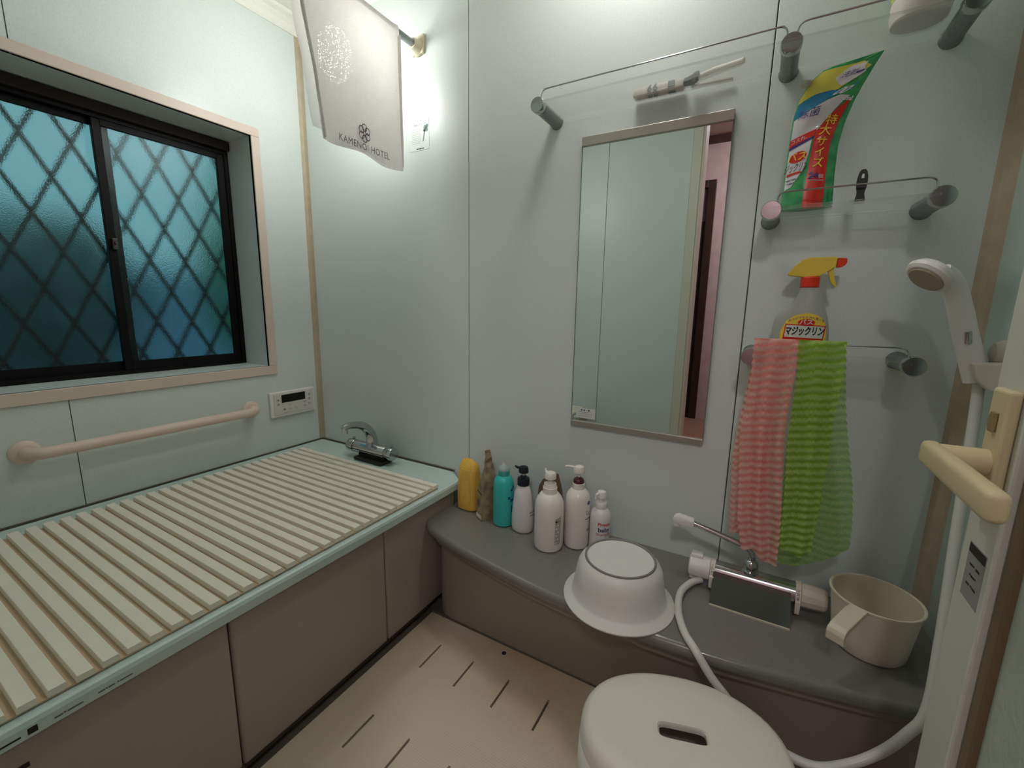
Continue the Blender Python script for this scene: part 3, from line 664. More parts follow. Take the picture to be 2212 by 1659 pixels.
# teal bottle
cx, cy = -.650, 1.092
t = thing('shampoo_bottle', (cx, cy, ZT), 'teal rounded bottle with a clear white cap on the counter', 'bottle')
TEAL = mat('teal_bottle', (58, 190, 184), .35, coat=.3)
bm = bmn(); lathe(bm, [(.026, 0), (.032, .004), (.0335, .014), (.0335, .11), (.033, .13), (.031, .145), (.025, .158), (.019, .163)], (cx, cy, ZT), 40, sy=.92); link('bottle_body', bm, TEAL, t, True)
bm = bmn(); lathe(bm, [(.018, .1625), (.0185, .178), (.017, .180)], (cx, cy, ZT), 32); link('neck_ring', bm, mat('teal_dark', (70, 176, 172), .35), t, True)
bm = bmn(); lathe(bm, [(.0185, .180), (.0185, .184), (.014, .192), (.007, .197), (.004, .203), (0, .2045)], (cx, cy, ZT), 32); link('cap', bm, mat('milky_cap', (206, 222, 220), .25, trans=.35), t, True)
f = facing(cx, cy)+.95
for k, (s, sz) in enumerate((('▞', .016), ('▚▞', .018), ('◗', .026))):
    lettering(s, sz, cylmap(cx, cy, .0336, f, ZT+.125-.033*k), mat('blue_print', (20, 80, 140), .5), t)
# white bottle, navy pump
cx, cy = -.579, 1.090
t = thing('shampoo_bottle', (cx, cy, ZT), 'slender white pump bottle with navy black pump next to the teal bottle', 'bottle')
NAVY = mat('navy_pump', (18, 26, 36), .3); PW = mat('pearl_white', (228, 222, 224), .3, coat=.3)
bm = bmn(); lathe(bm, [(.028, 0), (.033, .004), (.0355, .016), (.0352, .05), (.032, .09), (.028, .12), (.022, .138), (.0165, .147)], (cx, cy, ZT), 40, sy=.85); link('bottle_body', bm, PW, t, True)
bm = bmn(); lathe(bm, [(.0165, .147), (.0185, .149), (.0185, .168), (.017, .171), (.010, .173), (.008, .178)], (cx, cy, ZT), 28); link('collar', bm, NAVY, t, True)
pump(t, cx, cy, ZT+.176, NAVY, .0150, .010, math.pi*1.02, .014, -.004, WHITE)
lettering('▬▪▬\n▪▬▬', .010, cylmap(cx, cy, .0356, facing(cx, cy)+.95, ZT+.065), mat('mauve_print', (150, 136, 148), .5), t)
# big white front bottle
cx, cy = -.470, 1.046
t = thing('shampoo_bottle', (cx, cy, ZT), 'large plain white pump bottle standing foremost of the row on the counter', 'bottle')
OW = mat('off_white', (236, 230, 222), .32, coat=.25)
bm = bmn(); lathe(bm, [(.034, 0), (.039, .003), (.0415, .010), (.0415, .118), (.040, .138), (.035, .152), (.027, .163), (.021, .166)], (cx, cy, ZT), 44); link('bottle_body', bm, OW, t, True)
bm = bmn(); lathe(bm, [(.0205, .166), (.0205, .182), (.0185, .183), (.0185, .187), (.0175, .1885), (.0175, .193), (.008, .195), (.0065, .201)], (cx, cy, ZT), 32); link('collar', bm, OW, t, True)
pump(t, cx, cy, ZT+.198, OW, .0165, .008, R(150), .010, -.010)
f = facing(cx, cy)+.66
bm = bmn(); patch(bm, [(-.010, -.042), (.010, -.042), (.010, .040), (-.010, .034)], cylmap(cx, cy, .0415, f, ZT+.068), sub=.004); link('label_strip', bm, mat('grey_label', (172, 166, 156), .5), t)
cm_ = cylmap(cx, cy, .0419, f, ZT+.068)
for k in range(7): lettering('▬ ■ ━'if k % 2 else '■━▪', .0075, lambda a, b_, k=k: cm_(a, b_+.026-.0105*k), PAPER if k != 0 else INK, t)
# white back bottle with maroon neck
cx, cy = -.405, 1.098
t = thing('shampoo_bottle', (cx, cy, ZT), 'tall white pump bottle with maroon neck ring, second from the right', 'bottle')
bm = bmn(); lathe(bm, [(.029, 0), (.034, .003), (.0362, .010), (.0362, .128), (.0345, .150), (.030, .162), (.022, .171), (.0175, .174)], (cx, cy, ZT), 44); link('bottle_body', bm, OW, t, True)
bm = bmn(); lathe(bm, [(.0175, .174), (.0175, .190), (.016, .191)], (cx, cy, ZT), 32); link('collar', bm, OW, t, True)
bm = bmn(); lathe(bm, [(.0155, .191), (.0155, .198), (.013, .203), (.007, .206), (.006, .208)], (cx, cy, ZT), 32); link('neck_ring', bm, mat('maroon', (92, 44, 48), .35), t, True)
pump(t, cx, cy, ZT+.206, OW, .0155, .014, R(185), .026, .001)
f = facing(cx, cy)+.98
VIO = mat('violet_print', (104, 96, 140), .5)
lettering('●', .016, cylmap(cx, cy, .0363, f, ZT+.140), VIO, t)
lettering('Lu', .018, cylmap(cx, cy, .0363, f, ZT+.112), VIO, t)
lettering('▬▪▬', .009, cylmap(cx, cy, .0363, f, ZT+.095), VIO, t)
lettering('❀', .014, cylmap(cx, cy, .0363, f, ZT+.060), GREYINK, t)
# baby shampoo
cx, cy = -.340, 1.110
t = thing('baby_shampoo_bottle', (cx, cy, ZT), 'small white pump bottle with red and navy lettering behind the upturned basin', 'bottle')
bm = bmn(); lathe(bm, [(.024, 0), (.028, .003), (.0295, .010), (.0295, .095), (.0285, .108), (.024, .119), (.018, .125), (.015, .127)], (cx, cy, ZT), 40); link('bottle_body', bm, PW, t, True)
bm = bmn(); lathe(bm, [(.016, .127), (.0165, .128), (.0165, .142), (.015, .145), (.008, .147), (.006, .155)], (cx, cy, ZT), 28); link('collar', bm, WHITE, t, True)
pump(t, cx, cy, ZT+.153, WHITE, .0135, .003, R(245), .010, .012)
f = facing(cx, cy)+.42
lettering('Pigeon', .014, cylmap(cx, cy, .0296, f, ZT+.088), RED, t, bold=.0003)
lettering('baby', .019, cylmap(cx, cy, .0296, f, ZT+.072), mat('navy_print', (40, 40, 90), .5), t, bold=.0003)
lettering('Shampoo', .0125, cylmap(cx, cy, .0296, f, ZT+.059), mat('rose_print', (170, 60, 60), .5), t)
# brown pouch behind the bottles
t = thing('refill_pouch', (-.515, 1.145, ZT), 'dark brown refill pouch hidden behind the white pump bottles', 'pouch')
bm = bmn(); rings = []
for z, hw, th, ox in ((0, .042, .016, 0), (.02, .043, .017, 0), (.08, .043, .014, 0), (.13, .040, .010, .002), (.155, .030, .006, .006), (.172, .018, .003, .012), (.182, .012, .0015, .016)):
    rings.append([(-.515+ox+hw*a, 1.145+th*b_, ZT+z) for a, b_ in ((-1, 0), (-.6, -.8), (0, -1), (.6, -.8), (1, 0), (.6, .8), (0, 1), (-.6, .8))])
loft(bm, rings); link('pouch_film', bm, mat('brown_film', (112, 92, 70), .35), t, True)
# kraft refill bag, folded top
t = thing('refill_bag', (-.717, 1.095, ZT), 'brown refill bag with barcode and crumpled top beside the yellow bath sponge', 'bag')
bm = bmn(); rings = []
for z, hw, th, ox, oy in ((0, .024, .036, 0, 0), (.03, .024, .037, 0, 0), (.09, .022, .033, 0, 0), (.13, .019, .027, .002, .003), (.155, .013, .021, .001, .004), (.175, .007, .018, .003, .004), (.19, .0045, .016, -.002, .004), (.205, .006, .013, .0, .004), (.228, .003, .011, -.003, .004)):
    c0 = Vector((-.714+ox, 1.098+oy, ZT+z)); e1 = Vector((.86, -.5, 0)); e2 = Vector((.5, .86, 0))
    hw *= .8; th *= .82
    rings.append([tuple(c0+e1*hw*a+e2*th*b_) for a, b_ in ((-1, -1), (0, -1.05), (1, -1), (1.1, 0), (1, 1), (0, 1.05), (-1, 1), (-1.1, 0))])
loft(bm, rings)
for v in bm.verts:
    if v.co.z > ZT+.12: v.co.x += random.uniform(-.0025, .0025)
link('bag_film', bm, [mat('kraft_film', (170, 150, 120), .4, rgb2=(120, 104, 84), nscale=38)], t)
e1 = Vector((.86, -.5, 0)); e2 = Vector((.5, .86, 0)); fc = Vector((-.714, 1.098, ZT))-e2*.0316
bm = bmn(); patch(bm, [(-.013, .045), (.004, .045), (.004, .068), (-.013, .068)], lambda a, b_: tuple(fc+e1*a+Vector((0, 0, b_)))); link('barcode_label', bm, mat('barcode_grey', (96, 100, 110), .5), t)
bm = bmn(); patch(bm, [(-.018, .006), (.018, .006), (.018, .02), (-.018, .02)], lambda a, b_: tuple(fc+e1*a+Vector((0, 0, b_)))); link('white_band', bm, PAPER, t)
bm = bmn(); patch(bm, [(-.017, .094), (.015, .086), (.015, .09), (-.017, .098)], lambda a, b_: tuple(fc+e1*a+Vector((0, 0, b_))+e2*.003)); link('dark_stripe', bm, INK, t)
# yellow net sponge
t = thing('bath_sponge', (-.805, 1.118, ZT), 'yellow mesh-covered bath sponge block standing at the left end of the counter', 'sponge')
bm = bmn(); rings = []
for z, hw, th, ox in ((0, .030, .018, 0), (.006, .037, .024, 0), (.05, .038, .026, 0), (.10, .037, .025, .001), (.14, .035, .024, .002), (.155, .033, .021, .003), (.168, .026, .013, .001), (.177, .015, .007, -.004)):
    rings.append([(x, y, ZT+z) for x, y, _ in superell(-.803+ox, 1.118, 0, hw, th, 28, 3.2)])
loft(bm, rings)
YM = bpy.data.materials.new('yellow_net'); YM.use_nodes = True; nt = YM.node_tree; b = nt.nodes['Principled BSDF']; b.inputs['Roughness'].default_value = .7
tc = nt.nodes.new('ShaderNodeTexCoord'); vo = nt.nodes.new('ShaderNodeTexVoronoi'); vo.inputs['Scale'].default_value = 330; vo.inputs['Randomness'].default_value = .2
rp = nt.nodes.new('ShaderNodeValToRGB'); rp.color_ramp.elements[0].color = lin((206, 150, 34))+(1,); rp.color_ramp.elements[1].color = lin((244, 200, 96))+(1,); rp.color_ramp.elements[1].position = .7
nt.links.new(tc.outputs['Object'], vo.inputs['Vector']); nt.links.new(vo.outputs['Distance'], rp.inputs[0]); nt.links.new(rp.outputs[0], b.inputs['Base Color'])
bq = nt.nodes.new('ShaderNodeBump'); bq.inputs['Distance'].default_value = .001; nt.links.new(vo.outputs['Distance'], bq.inputs['Height']); nt.links.new(bq.outputs[0], b.inputs['Normal'])
link('sponge_body', bm, YM, t, True)

# ================================================================ BASIN, LADLE, STOOL
t = thing('wash_basin', (-.232, .935, ZT), 'white plastic wash basin turned upside down on the counter', 'basin')
bm = bmn()
P = [(.128, .0), (.1285, .003), (.125, .006), (.112, .013), (.108, .018), (.103, .05), (.097, .082), (.092, .092), (.085, .099), (.0805, .1035), (.0785, .104), (.0765, .1025), (.07, .1015), (0, .1015)]
lathe(bm, P, (-.232, .930, ZT), 64); link('basin_shell', bm, mat('basin_white', (224, 222, 216), .38), t, True)
bm = bmn(); lathe(bm, [(.0765, .1028), (.0775, .1055), (.0795, .1065), (.0815, .1055), (.0822, .1025)], (-.232, .930, ZT), 64, cap=False); link('foot_ring', bm, mat('grime_ring', (132, 128, 124), .5), t, True)

t = thing('hand_pail', (.258, 1.046, ZT), 'cream plastic hand pail with short strap handle at the right end of the counter', 'pail')
bm = bmn(); pc = (.256, 1.046)
def ring_(r, z, ox=0, e=1.0): return [(pc[0]+ox+r*math.cos(a*math.pi/24), pc[1]+r*e*math.sin(a*math.pi/24), ZT+z) for a in range(48)]
loft(bm, [ring_(r, z) for r, z in ((.050, 0), (.057, .002), (.061, .008), (.064, .03), (.0695, .08), (.0735, .112), (.0765, .1135), (.0765, .117), (.0745, .1175), (.0715, .116), (.0675, .08), (.062, .03), (.058, .010), (.048, .004))])
link('pail_body', bm, mat('pail_cream', (224, 212, 192), .42), t, True)
hd2 = Vector((-.50, -.866, 0)); sd = Vector((.866, -.50, 0)); h0 = Vector((pc[0], pc[1], ZT))+hd2*.0735
bm = bmn()
sec = [(-.001, .1165), (.02, .1165), (.075, .108), (.086, .102), (.089, .095), (.088, .078), (.084, .078), (.084, .093), (.075, .100), (.02, .108), (-.001, .106)]
prism(bm, sec, lambda a, b_, d: tuple(h0+hd2*a+sd*d+Vector((0, 0, b_))), -.0148, .0148, bev=.0015); link('handle', bm, mat('pail_cream', (224, 212, 192), .42), t)

# stool
t = thing('bath_stool', (-.043, .675, 0), 'off-white oval bath stool with slot in its seat on the floor', 'stool')
sc = (-.045, .678)
ang = R(17)
def so(a, b_, z, n=56, e=2.15):
    out = []
    for x, y, zz in superell(0, 0, z, a, b_, n, e):
        out.append((sc[0]+x*math.cos(ang)-y*math.sin(ang), sc[1]+x*math.sin(ang)+y*math.cos(ang), z))
    return out
def slot(a, b_, z, n=56): return so(a, b_, z, n, 5)
bm = bmn()
loft(bm, [so(.171, .127, .265), so(.169, .125, .285), so(.164, .120, .295), so(.154, .111, .3), so(.12, .08, .2995), slot(.041, .0150, .2985), slot(.038, .0130, .295), slot(.038, .0130, .288)], cap=False)
seat = link('seat', bm, mat('stool_ivory', (222, 218, 206), .42, noise=.03, nscale=300, bump=.15, bscale=700), t, True)
bm = bmn()
n = 56
levels_ = [(.171, .127, .265), (.173, .129, .20), (.177, .132, .10), (.180, .135, .0)]
G = [[bm.verts.new(p) for p in so(a, b_, z)] for a, b_, z in levels_]
for k in range(len(G)-1):
    for i in range(n):
        deg = 360*i/n
        arch = any(abs((deg-c+180) % 360-180) < w for c, w in ((270, 14),))
        if k >= 2 and arch: continue
        bm.faces.new((G[k][i], G[k][(i+1) % n], G[k+1][(i+1) % n], G[k+1][i]))
sk = link('leg_skirt', bm, MATS['stool_ivory'], t, True)
md = sk.modifiers.new('thick', 'SOLIDIFY'); md.thickness = .004; md.offset = -1

# ================================================================ ITEMS ON THE SHELVES
ZS = 1.5215
t = thing('razor', (-.15, 1.15, ZS), 'white handled razor with dark head lying on the long glass shelf', 'razor')
bm = bmn(); tube(bm, [(-.182, 1.165, ZS+.012), (-.15, 1.15, ZS+.012), (-.12, 1.138, ZS+.009), (-.088, 1.126, ZS+.007)], lambda q: .0058-.0006*abs(q-.5), 14, 5); link('razor_handle', bm, IVORY, t, True)
bm = bmn(); prism(bm, [(-.215, .003), (-.196, .002), (-.190, .007), (-.184, .010), (-.180, .018), (-.186, .019), (-.196, .012), (-.212, .009)], lambda a, b_, d: (a, 1.165+d, ZS+b_), -.016, .012, bev=.001); link('razor_head', bm, mat('dark_razor', (70, 72, 78), .3), t)
t = thing('brown_stick', (-.16, 1.185, ZS), 'thin brown stick lying beside the razor on the long glass shelf', 'stick')
bm = bmn(); tube(bm, [(-.192, 1.186, ZS+.004), (-.15, 1.188, ZS+.004), (-.112, 1.190, ZS+.004)], .0036, 10, 3, flat=.8); link('stick_shaft', bm, mat('brown_stick', (142, 108, 78), .5), t, True)
bm = bmn(); lathe(bm, [(0, 0), (.0042, .002), (.0055, .006), (.0042, .010), (0, .012)], (-.197, 1.186, ZS-.0005), 12); link('stick_tip', bm, PAPER, t, True)
t = thing('clear_packet', (-.276, 1.18, ZS), 'clear pinkish packet with grey print on the long glass shelf', 'packet')
bm = bmn(); box(bm, -.335, -.216, 1.164, 1.193, ZS, ZS+.019, bev=.004, seg=2); link('packet_film', bm, mat('packet_pink', (228, 214, 206), .3), t, True)
for s, x, sz in (('66', -.287, .026), ('▦', -.243, .020)):
    lettering(s, sz, lambda a, b_, x=x: (x+a, 1.1632, ZS+.010+b_*.85), mat('grey_green_ink', (96, 112, 108), .5), t, bold=.0006)
    lettering(s, sz, lambda a, b_, x=x: (x+a, 1.178+b_*.9, ZS-.0004), MATS['grey_green_ink'], t, bold=.0006)

# standing pouch, top right
t = thing('standing_pouch', (.192, 1.125, ZS), 'oval based white and lime refill pouch at the right end of the long shelf', 'pouch')
bm = bmn(); rings = []
for z, a, b_ in ((0, .032, .030), (.004, .040, .038), (.018, .043, .041), (.04, .043, .038)):
    rings.append([(x, y, ZS+z) for x, y, _ in superell(.192, 1.128, 0, a, b_, 32, 2.4)])
loft(bm, rings); link('pouch_base', bm, mat('pouch_white', (214, 208, 200), .4), t, True)
bm = bmn(); rings = []
for z, a, b_ in ((.0395, .0435, .0385), (.08, .044, .032), (.14, .044, .018), (.19, .043, .003)):
    rings.append([(x, y, ZS+z) for x, y, _ in superell(.192, 1.128, 0, a, b_, 32, 2.4)])
loft(bm, rings); link('pouch_film', bm, mat('pouch_lime', (190, 214, 90), .25, rgb2=(150, 196, 120), nscale=30), t, True)

# ---- refill pouch with bold print on the middle shelf
def interp(tab, v):
    for (a, *p), (b_, *q) in zip(tab, tab[1:]):
        if a <= v <= b_:
            s = (v-a)/(b_-a); return [x+(y-x)*s for x, y in zip(p, q)]
    return list(tab[-1][1:])
# v, left x, left z, right x, right z
PT = [(0, .010, 1.2135, .1015, 1.2135), (.25, .011, 1.290, .098, 1.275), (.45, .012, 1.345, .097, 1.330), (.6, .014, 1.389, .103, 1.372), (.72, .020, 1.425, .113, 1.408), (.84, .036, 1.458, .124, 1.436), (.92, .060, 1.478, .136, 1.463), (1.0, .147, 1.4885, .1485, 1.4875)]
def pouch(u, v, side=-1, lift=0):
    lx, lz, rx, rz = interp(PT, max(0, min(1, v)))
    bul = .019*math.sin(math.pi*min(max(u, 0), 1))**.7*(1-v**2.2)*(.75+.25*(1-v)) + .0018*math.sin(9*v+5*u)*math.sin(math.pi*min(max(u, 0), 1))
    if v > .4: bul += .0035*math.sin(math.pi*u)*math.sin(26*v-7*u)*math.exp(-((v-.62)/.18)**2)
    return Vector((lx+(rx-lx)*u, 1.128+side*(bul+lift), lz+(rz-lz)*u))
t = thing('refill_pouch', (.055, 1.128, 1.2135), 'green, white and red printed refill pouch standing on the middle glass shelf', 'pouch')
bm = bmn(); nu, nv = 22, 44
for side in (-1, 1):
    g = [[bm.verts.new(pouch(i/nu, j/nv, side)) for i in range(nu+1)] for j in range(nv+1)]
    for j in range(nv):
        for i in range(nu): bm.faces.new((g[j][i], g[j][i+1], g[j+1][i+1], g[j+1][i]))
bmesh.ops.remove_doubles(bm, verts=bm.verts, dist=.00005)
body = link('pouch_film', bm, mat('green_film', (36, 140, 84), .18, rgb2=(70, 170, 96), nscale=55, coat=.6), t, True)
def pm(lift): return lambda a, b_: tuple(pouch(a, b_, -1, lift))
def pprint(name, poly, m, lift, sub=.02):
    bm = bmn(); patch(bm, poly, pm(lift), sub); return link(name, bm, m, t, True)
PWH = mat('print_white', (222, 216, 222), .2, coat=.6); PBL = mat('print_blue', (30, 130, 176), .2, coat=.6); PYE = mat('print_yellow', (216, 206, 84), .2, coat=.6); PRE = mat('print_red', (212, 38, 24), .25, coat=.5); PNA = mat('print_navy', (60, 50, 120), .3)
pprint('yellow_print', [(.01, .66), (.25, .72), (.60, .80), (.93, .93), (.55, .955), (.02, .90)], PYE, .0006)
pprint('blue_print', [(.01, .60), (.20, .64), (.45, .70), (.92, .86), (.80, .79), (.50, .79), (.25, .76), (.02, .70)], PBL, .0010)
pprint('white_print', [(.03, .13), (.16, .15), (.36, .27), (.43, .38), (.46, .50), (.58, .58), (.74, .68), (.88, .76), (.70, .76), (.45, .70), (.20, .64), (.03, .60)], PWH, .0008)
pprint('white_print', [(.42, .86), (.62, .82), (.90, .90), (.72, .95), (.5, .93)], PWH, .0012)
pprint('red_band', [(.40, .0), (.80, .0), (.82, .40), (.86, .55), (.93, .74), (.76, .68), (.50, .53), (.45, .25)], PRE, .0014)
pprint('red_print', [(.02, .42), (.48, .50), (.50, .545), (.30, .515), (.02, .47)], PRE, .0016)
pprint('navy_print', [(.02, .40), (.46, .48), (.48, .50), (.02, .42)], PNA, .0018)
bm = bmn(); patch(bm, [(.22+.17*math.cos(a*.3927), .355+.038*math.sin(a*.3927)+.02*math.cos(a*.3927)) for a in range(16)], pm(.0018), .05); link('red_oval', bm, PRE, t, True)
def pl(u, v, k=1.0, sh=.8): return lambda a, b_: tuple(pouch(u+a/.088, v+b_/.275*k+a*sh, -1, .0036))
lettering('バス', .018, pl(.21, .352), YEL, t, bold=.0002)
lettering('ジックリン', .0185, pl(.20, .275), INK, t, shear=.3, bold=.0002, sx=.44)
lettering('コスれ、', .009, pl(.22, .475, 1, 1.6), PWH, t, sx=.9)
pprint('red_line', [(.04, .215), (.32, .245), (.32, .258), (.04, .232)], PRE, .0018)
lettering('▬▪▬\n▪▬▪', .0065, pl(.14, .185), mat('slate_print', (80, 90, 110), .5), t)
for s_, u, v, sz in (('特', .735, .600, .019), ('大', .67, .530, .021), ('サ', .65, .455, .020), ('イ', .64, .385, .020), ('ズ', .63, .312, .021)):
    lettering(s_, sz, pl(u, v, 1, .2), YEL, t, bold=.0002)
lettering('24', .016, pl(.575, .225, 1, .2), PNA, t, bold=.0006, sx=1.1)
lettering('個', .009, pl(.72, .222, 1, .2), PWH, t)
pprint('band_rule', [(.47, .19), (.78, .195), (.78, .199), (.47, .194)], PWH, .0022, .1)
lettering('除菌', .017, pl(.28, .635), PNA, t)
lettering('00', .026, lambda a, b_: tuple(pouch(.70+(a+b_*.7)/.088, .785+b_/.29+a*1.2, -1, .0026)), PWH, t, bold=.0004, sx=.7)
lettering('ml', .012, lambda a, b_: tuple(pouch(.88+a/.088, .735+b_/.29, -1, .0028)), PWH, t, bold=.0006)
lettering('洗剤', .011, lambda a, b_: tuple(pouch(.62+a/.088, .885+b_/.29+a*1.2, -1, .0026)), PNA, t)
pprint('violet_print', [(.72, .885), (.84, .900), (.86, .912), (.74, .898)], PNA, .0022)
bm = bmn(); lathe(bm, [(.006, 0), (.007, .002), (.007, .014), (.004, .018)], (.038, 1.126, 1.4545), 16, axis=(-.9, 0, .15)); link('spout_tip', bm, mat('clear_spout', (210, 208, 190), .25, trans=.4), t, True)

# ---- small black fish-shaped thing on the middle shelf
t = thing('fish_ornament', (.14, 1.09, 1.2135), 'small black fish-shaped ornament standing on its tail on the glass shelf', 'ornament')
bm = bmn()
half = [(0, .058), (.0035, .0575), (.006, .053), (.0078, .045), (.0084, .035), (.0078, .026), (.006, .017), (.005, .012), (.0065, .006), (.0088, .001), (.0062, .0), (.005, .002), (.0035, 0), (.001, .0005), (0, .003)]
poly = half + [(-a, b_) for a, b_ in reversed(half[1:-1])]
prism(bm, poly, lambda a, b_, d: (.140+a, 1.094+d, 1.2135+b_), -.003, .003, bev=.0008); link('fish_body', bm, mat('matte_black', (12, 12, 12), .45), t)
bm = bmn(); prism(bm, [(-.0021, .0415), (.0021, .0415), (.0021, .047), (.0012, .0495), (-.0012, .0495), (-.0021, .047)], lambda a, b_, d: (.140+a, 1.0908+d, 1.2135+b_), -.0004, 0); link('fish_eye', bm, PAPER, t)

# ---- spray bottle on the lowest shelf
t = thing('spray_bottle', (.08, 1.14, .9095), 'translucent spray bottle with yellow trigger head and red collar behind the wash cloths', 'spray bottle')
SB = [(.9095, .026, .124, .020), (.914, .023, .128, .024), (.94, .022, .129, .025), (.965, .022, .127, .025), (.985, .0245, .123, .0245), (.998, .031, .119, .0235), (1.008, .043, .1155, .022), (1.02, .053, .112, .020), (1.035, .061, .108, .018), (1.046, .0645, .1025, .016), (1.053, .0655, .0995, .015)]
bm = bmn(); rings = []
for z, a, b_, th in SB: rings.append([(x, y, z) for x, y, _ in superell((a+b_)/2, 1.14, 0, (b_-a)/2, th, 36, 2.3)])
loft(bm, rings); link('bottle_body', bm, mat('milky_plastic', (214, 214, 204), .3, trans=.45, rgb2=(204, 206, 196), nscale=10), t, True)
def sprayface(a, b_, lift=.0006):
    x, z = a, b_
    for (z0, l0, r0, t0), (z1, l1, r1, t1) in zip(SB, SB[1:]):
        if z0 <= z <= z1 or (z1 == SB[-1][0] and z > z1):
            s = min(1, (z-z0)/(z1-z0)); l = l0+(l1-l0)*s; r = r0+(r1-r0)*s; th = t0+(t1-t0)*s
            q = max(-1, min(1, (x-(l+r)/2)/((r-l)/2))); yy = th*(1-abs(q)**2.3)**(1/2.3)
            return (x, 1.14-yy-lift, z)
    return (x, 1.115, z)
bm = bmn(); patch(bm, [(.036, .925), (.120, .925), (.121, .958), (.116, .982), (.104, .994), (.085, 1.0), (.062, .995), (.046, .982), (.038, .960)], lambda a, b_: sprayface(a, b_), .008); link('yellow_label', bm, YEL, t, True)
bm = bmn(); patch(bm, [(.043, .943), (.1165, .941), (.119, .9735), (.0455, .976)], lambda a, b_: sprayface(a, b_, .0009), .008); link('red_frame', bm, RED, t, True)
bm = bmn(); patch(bm, [(.0455, .948), (.1145, .946), (.1165, .9715), (.0475, .9735)], lambda a, b_: sprayface(a, b_, .0012), .008); link('white_label', bm, PAPER, t, True)
bm = bmn(); patch(bm, [(.083+.0155*math.cos(a*.3927), .9795+.0075*math.sin(a*.3927)) for a in range(16)], lambda a, b_: sprayface(a, b_, .0015), .008); link('red_oval', bm, RED, t, True)
lettering('バス', .0125, lambda a, b_: sprayface(.083+a, .9795+b_, .0018), PAPER, t, bold=.0003)
lettering('マジックリン', .0168, lambda a, b_: sprayface(.081+a, .960+b_*1.2, .0015), INK, t, bold=.0006, sx=.70, shear=.15)
lettering('防カビプラス 汚れ落とす', .0058, lambda a, b_: sprayface(.083+a, .990+b_-a*a*8, .0012), PNA, t)
lettering('▪▬▬▪▬▪', .0055, lambda a, b_: sprayface(.083+a, .9345+b_, .0012), INK, t)
bm = bmn(); lathe(bm, [(.0165, 0), (.0175, .001), (.0175, .020), (.0155, .0225)], (.0815, 1.14, 1.0535), 32); link('red_collar', bm, mat('red_collar', (228, 52, 22), .35), t, True)
YT = mat('yellow_trigger', (232, 200, 72), .35)
bm = bmn(); prism(bm, [(.039, 1.0835), (.041, 1.079), (.070, 1.0755), (.097, 1.0762), (.104, 1.083), (.112, 1.091), (.1225, 1.0945), (.1235, 1.1135), (.120, 1.1155), (.075, 1.1155), (.064, 1.112), (.053, 1.102)], lambda a, b_, d: (a, 1.14+d, b_), -.0105, .0105, bev=.002); link('trigger_head', bm, YT, t)
bm = bmn(); prism(bm, [(.1235, 1.094), (.124, 1.1135), (.1395, 1.112), (.1405, 1.103), (.137, 1.0975), (.131, 1.094)], lambda a, b_, d: (a, 1.14+d, b_), -.009, .009, bev=.0015); link('spray_nozzle', bm, MATS['red_collar'], t)
bm = bmn(); prism(bm, [(.108, 1.092), (.120, 1.0935), (.1205, 1.082), (.1225, 1.068), (.129, 1.055), (.126, 1.053), (.117, 1.064), (.113, 1.078)], lambda a, b_, d: (a, 1.14+d, b_), -.006, .006, bev=.0015); link('trigger', bm, YT, t)

# ---- wash cloths over the lowest shelf rail
def wash_cloth(name, label, mats, topw, table, ytab, folds, seed, back=None):
    """table: v -> (left x, right x) ; hangs from z .939 over the rail at y 1.08"""
    t = thing(name, ((topw[0]+topw[1])/2, 1.08, .93), label, 'wash cloth')
    def sheet(tab, side, amp, ph, zt, zb_fn):
        bm = bmn(); nv, nh = 150, 46; g = []
        uvl = bm.loops.layers.uv.new('UVMap'); co = {}
        for i in range(nv+1):
            v = i/nv; l, r = interp(tab, v); row = []
            for j in range(nh+1):
                u = j/nh; zb = zb_fn(u)
                z = zt-(zt-zb)*v
                f = math.sin(u*folds*2*math.pi+ph+1.1*math.sin(v*3+seed))
                rib = .0013*math.sin(2*math.pi*((zt-z)+.0015*f+.012*u)/.0165)
                y = 1.0805+side*(.006+min(1, v*6)*.008) + side*(amp*(.35+.65*min(1, v*2))*f + rib) + .004*side*v
                x = l+(r-l)*(u+.018*math.sin(v*9+u*8)) + .0012*math.sin(2*math.pi*(zt-z)/.0165)*(1 if u > .5 else -1)*(abs(u-.5)*2)**6
                if v < .02: y = 1.0805+side*.006*(v/.02); z = zt+.001*(1-v/.02)
                vv = bm.verts.new((x, y, z)); co[vv] = (u, (zt-z)+.0015*f+.012*u); row.append(vv)
            g.append(row)
        for i in range(nv):
            for j in range(nh):
                fc_ = bm.faces.new((g[i][j], g[i][j+1], g[i+1][j+1], g[i+1][j]))
                for lp in fc_.loops: lp[uvl].uv = co[lp.vert]
        return bm
    link('cloth_front', sheet(table, -1, ytab[0], seed, .9435, back['front']), mats[0], t, True)
    link('cloth_back', sheet(back['tab'], 1, .004, seed+2, .9435, back['back']), mats[1], t, True)
    return t
PK = cloth_mat('pink_net', (250, 162, 150), .5, .20, rows=60.6/3.14159, rgb2=(255, 212, 202), weave=700)
PKB = cloth_mat('pink_net_back', (250, 162, 150), .5, .45, rows=60.6/3.14159, rgb2=(255, 212, 202), weave=700)
GR = cloth_mat('green_net', (146, 190, 62), .5, .22, rows=60.6/3.14159, rgb2=(200, 230, 140), weave=700)
GRB = cloth_mat('green_net_back', (130, 190, 62), .5, .75, rows=60.6/3.14159, rgb2=(180, 220, 120), weave=700)
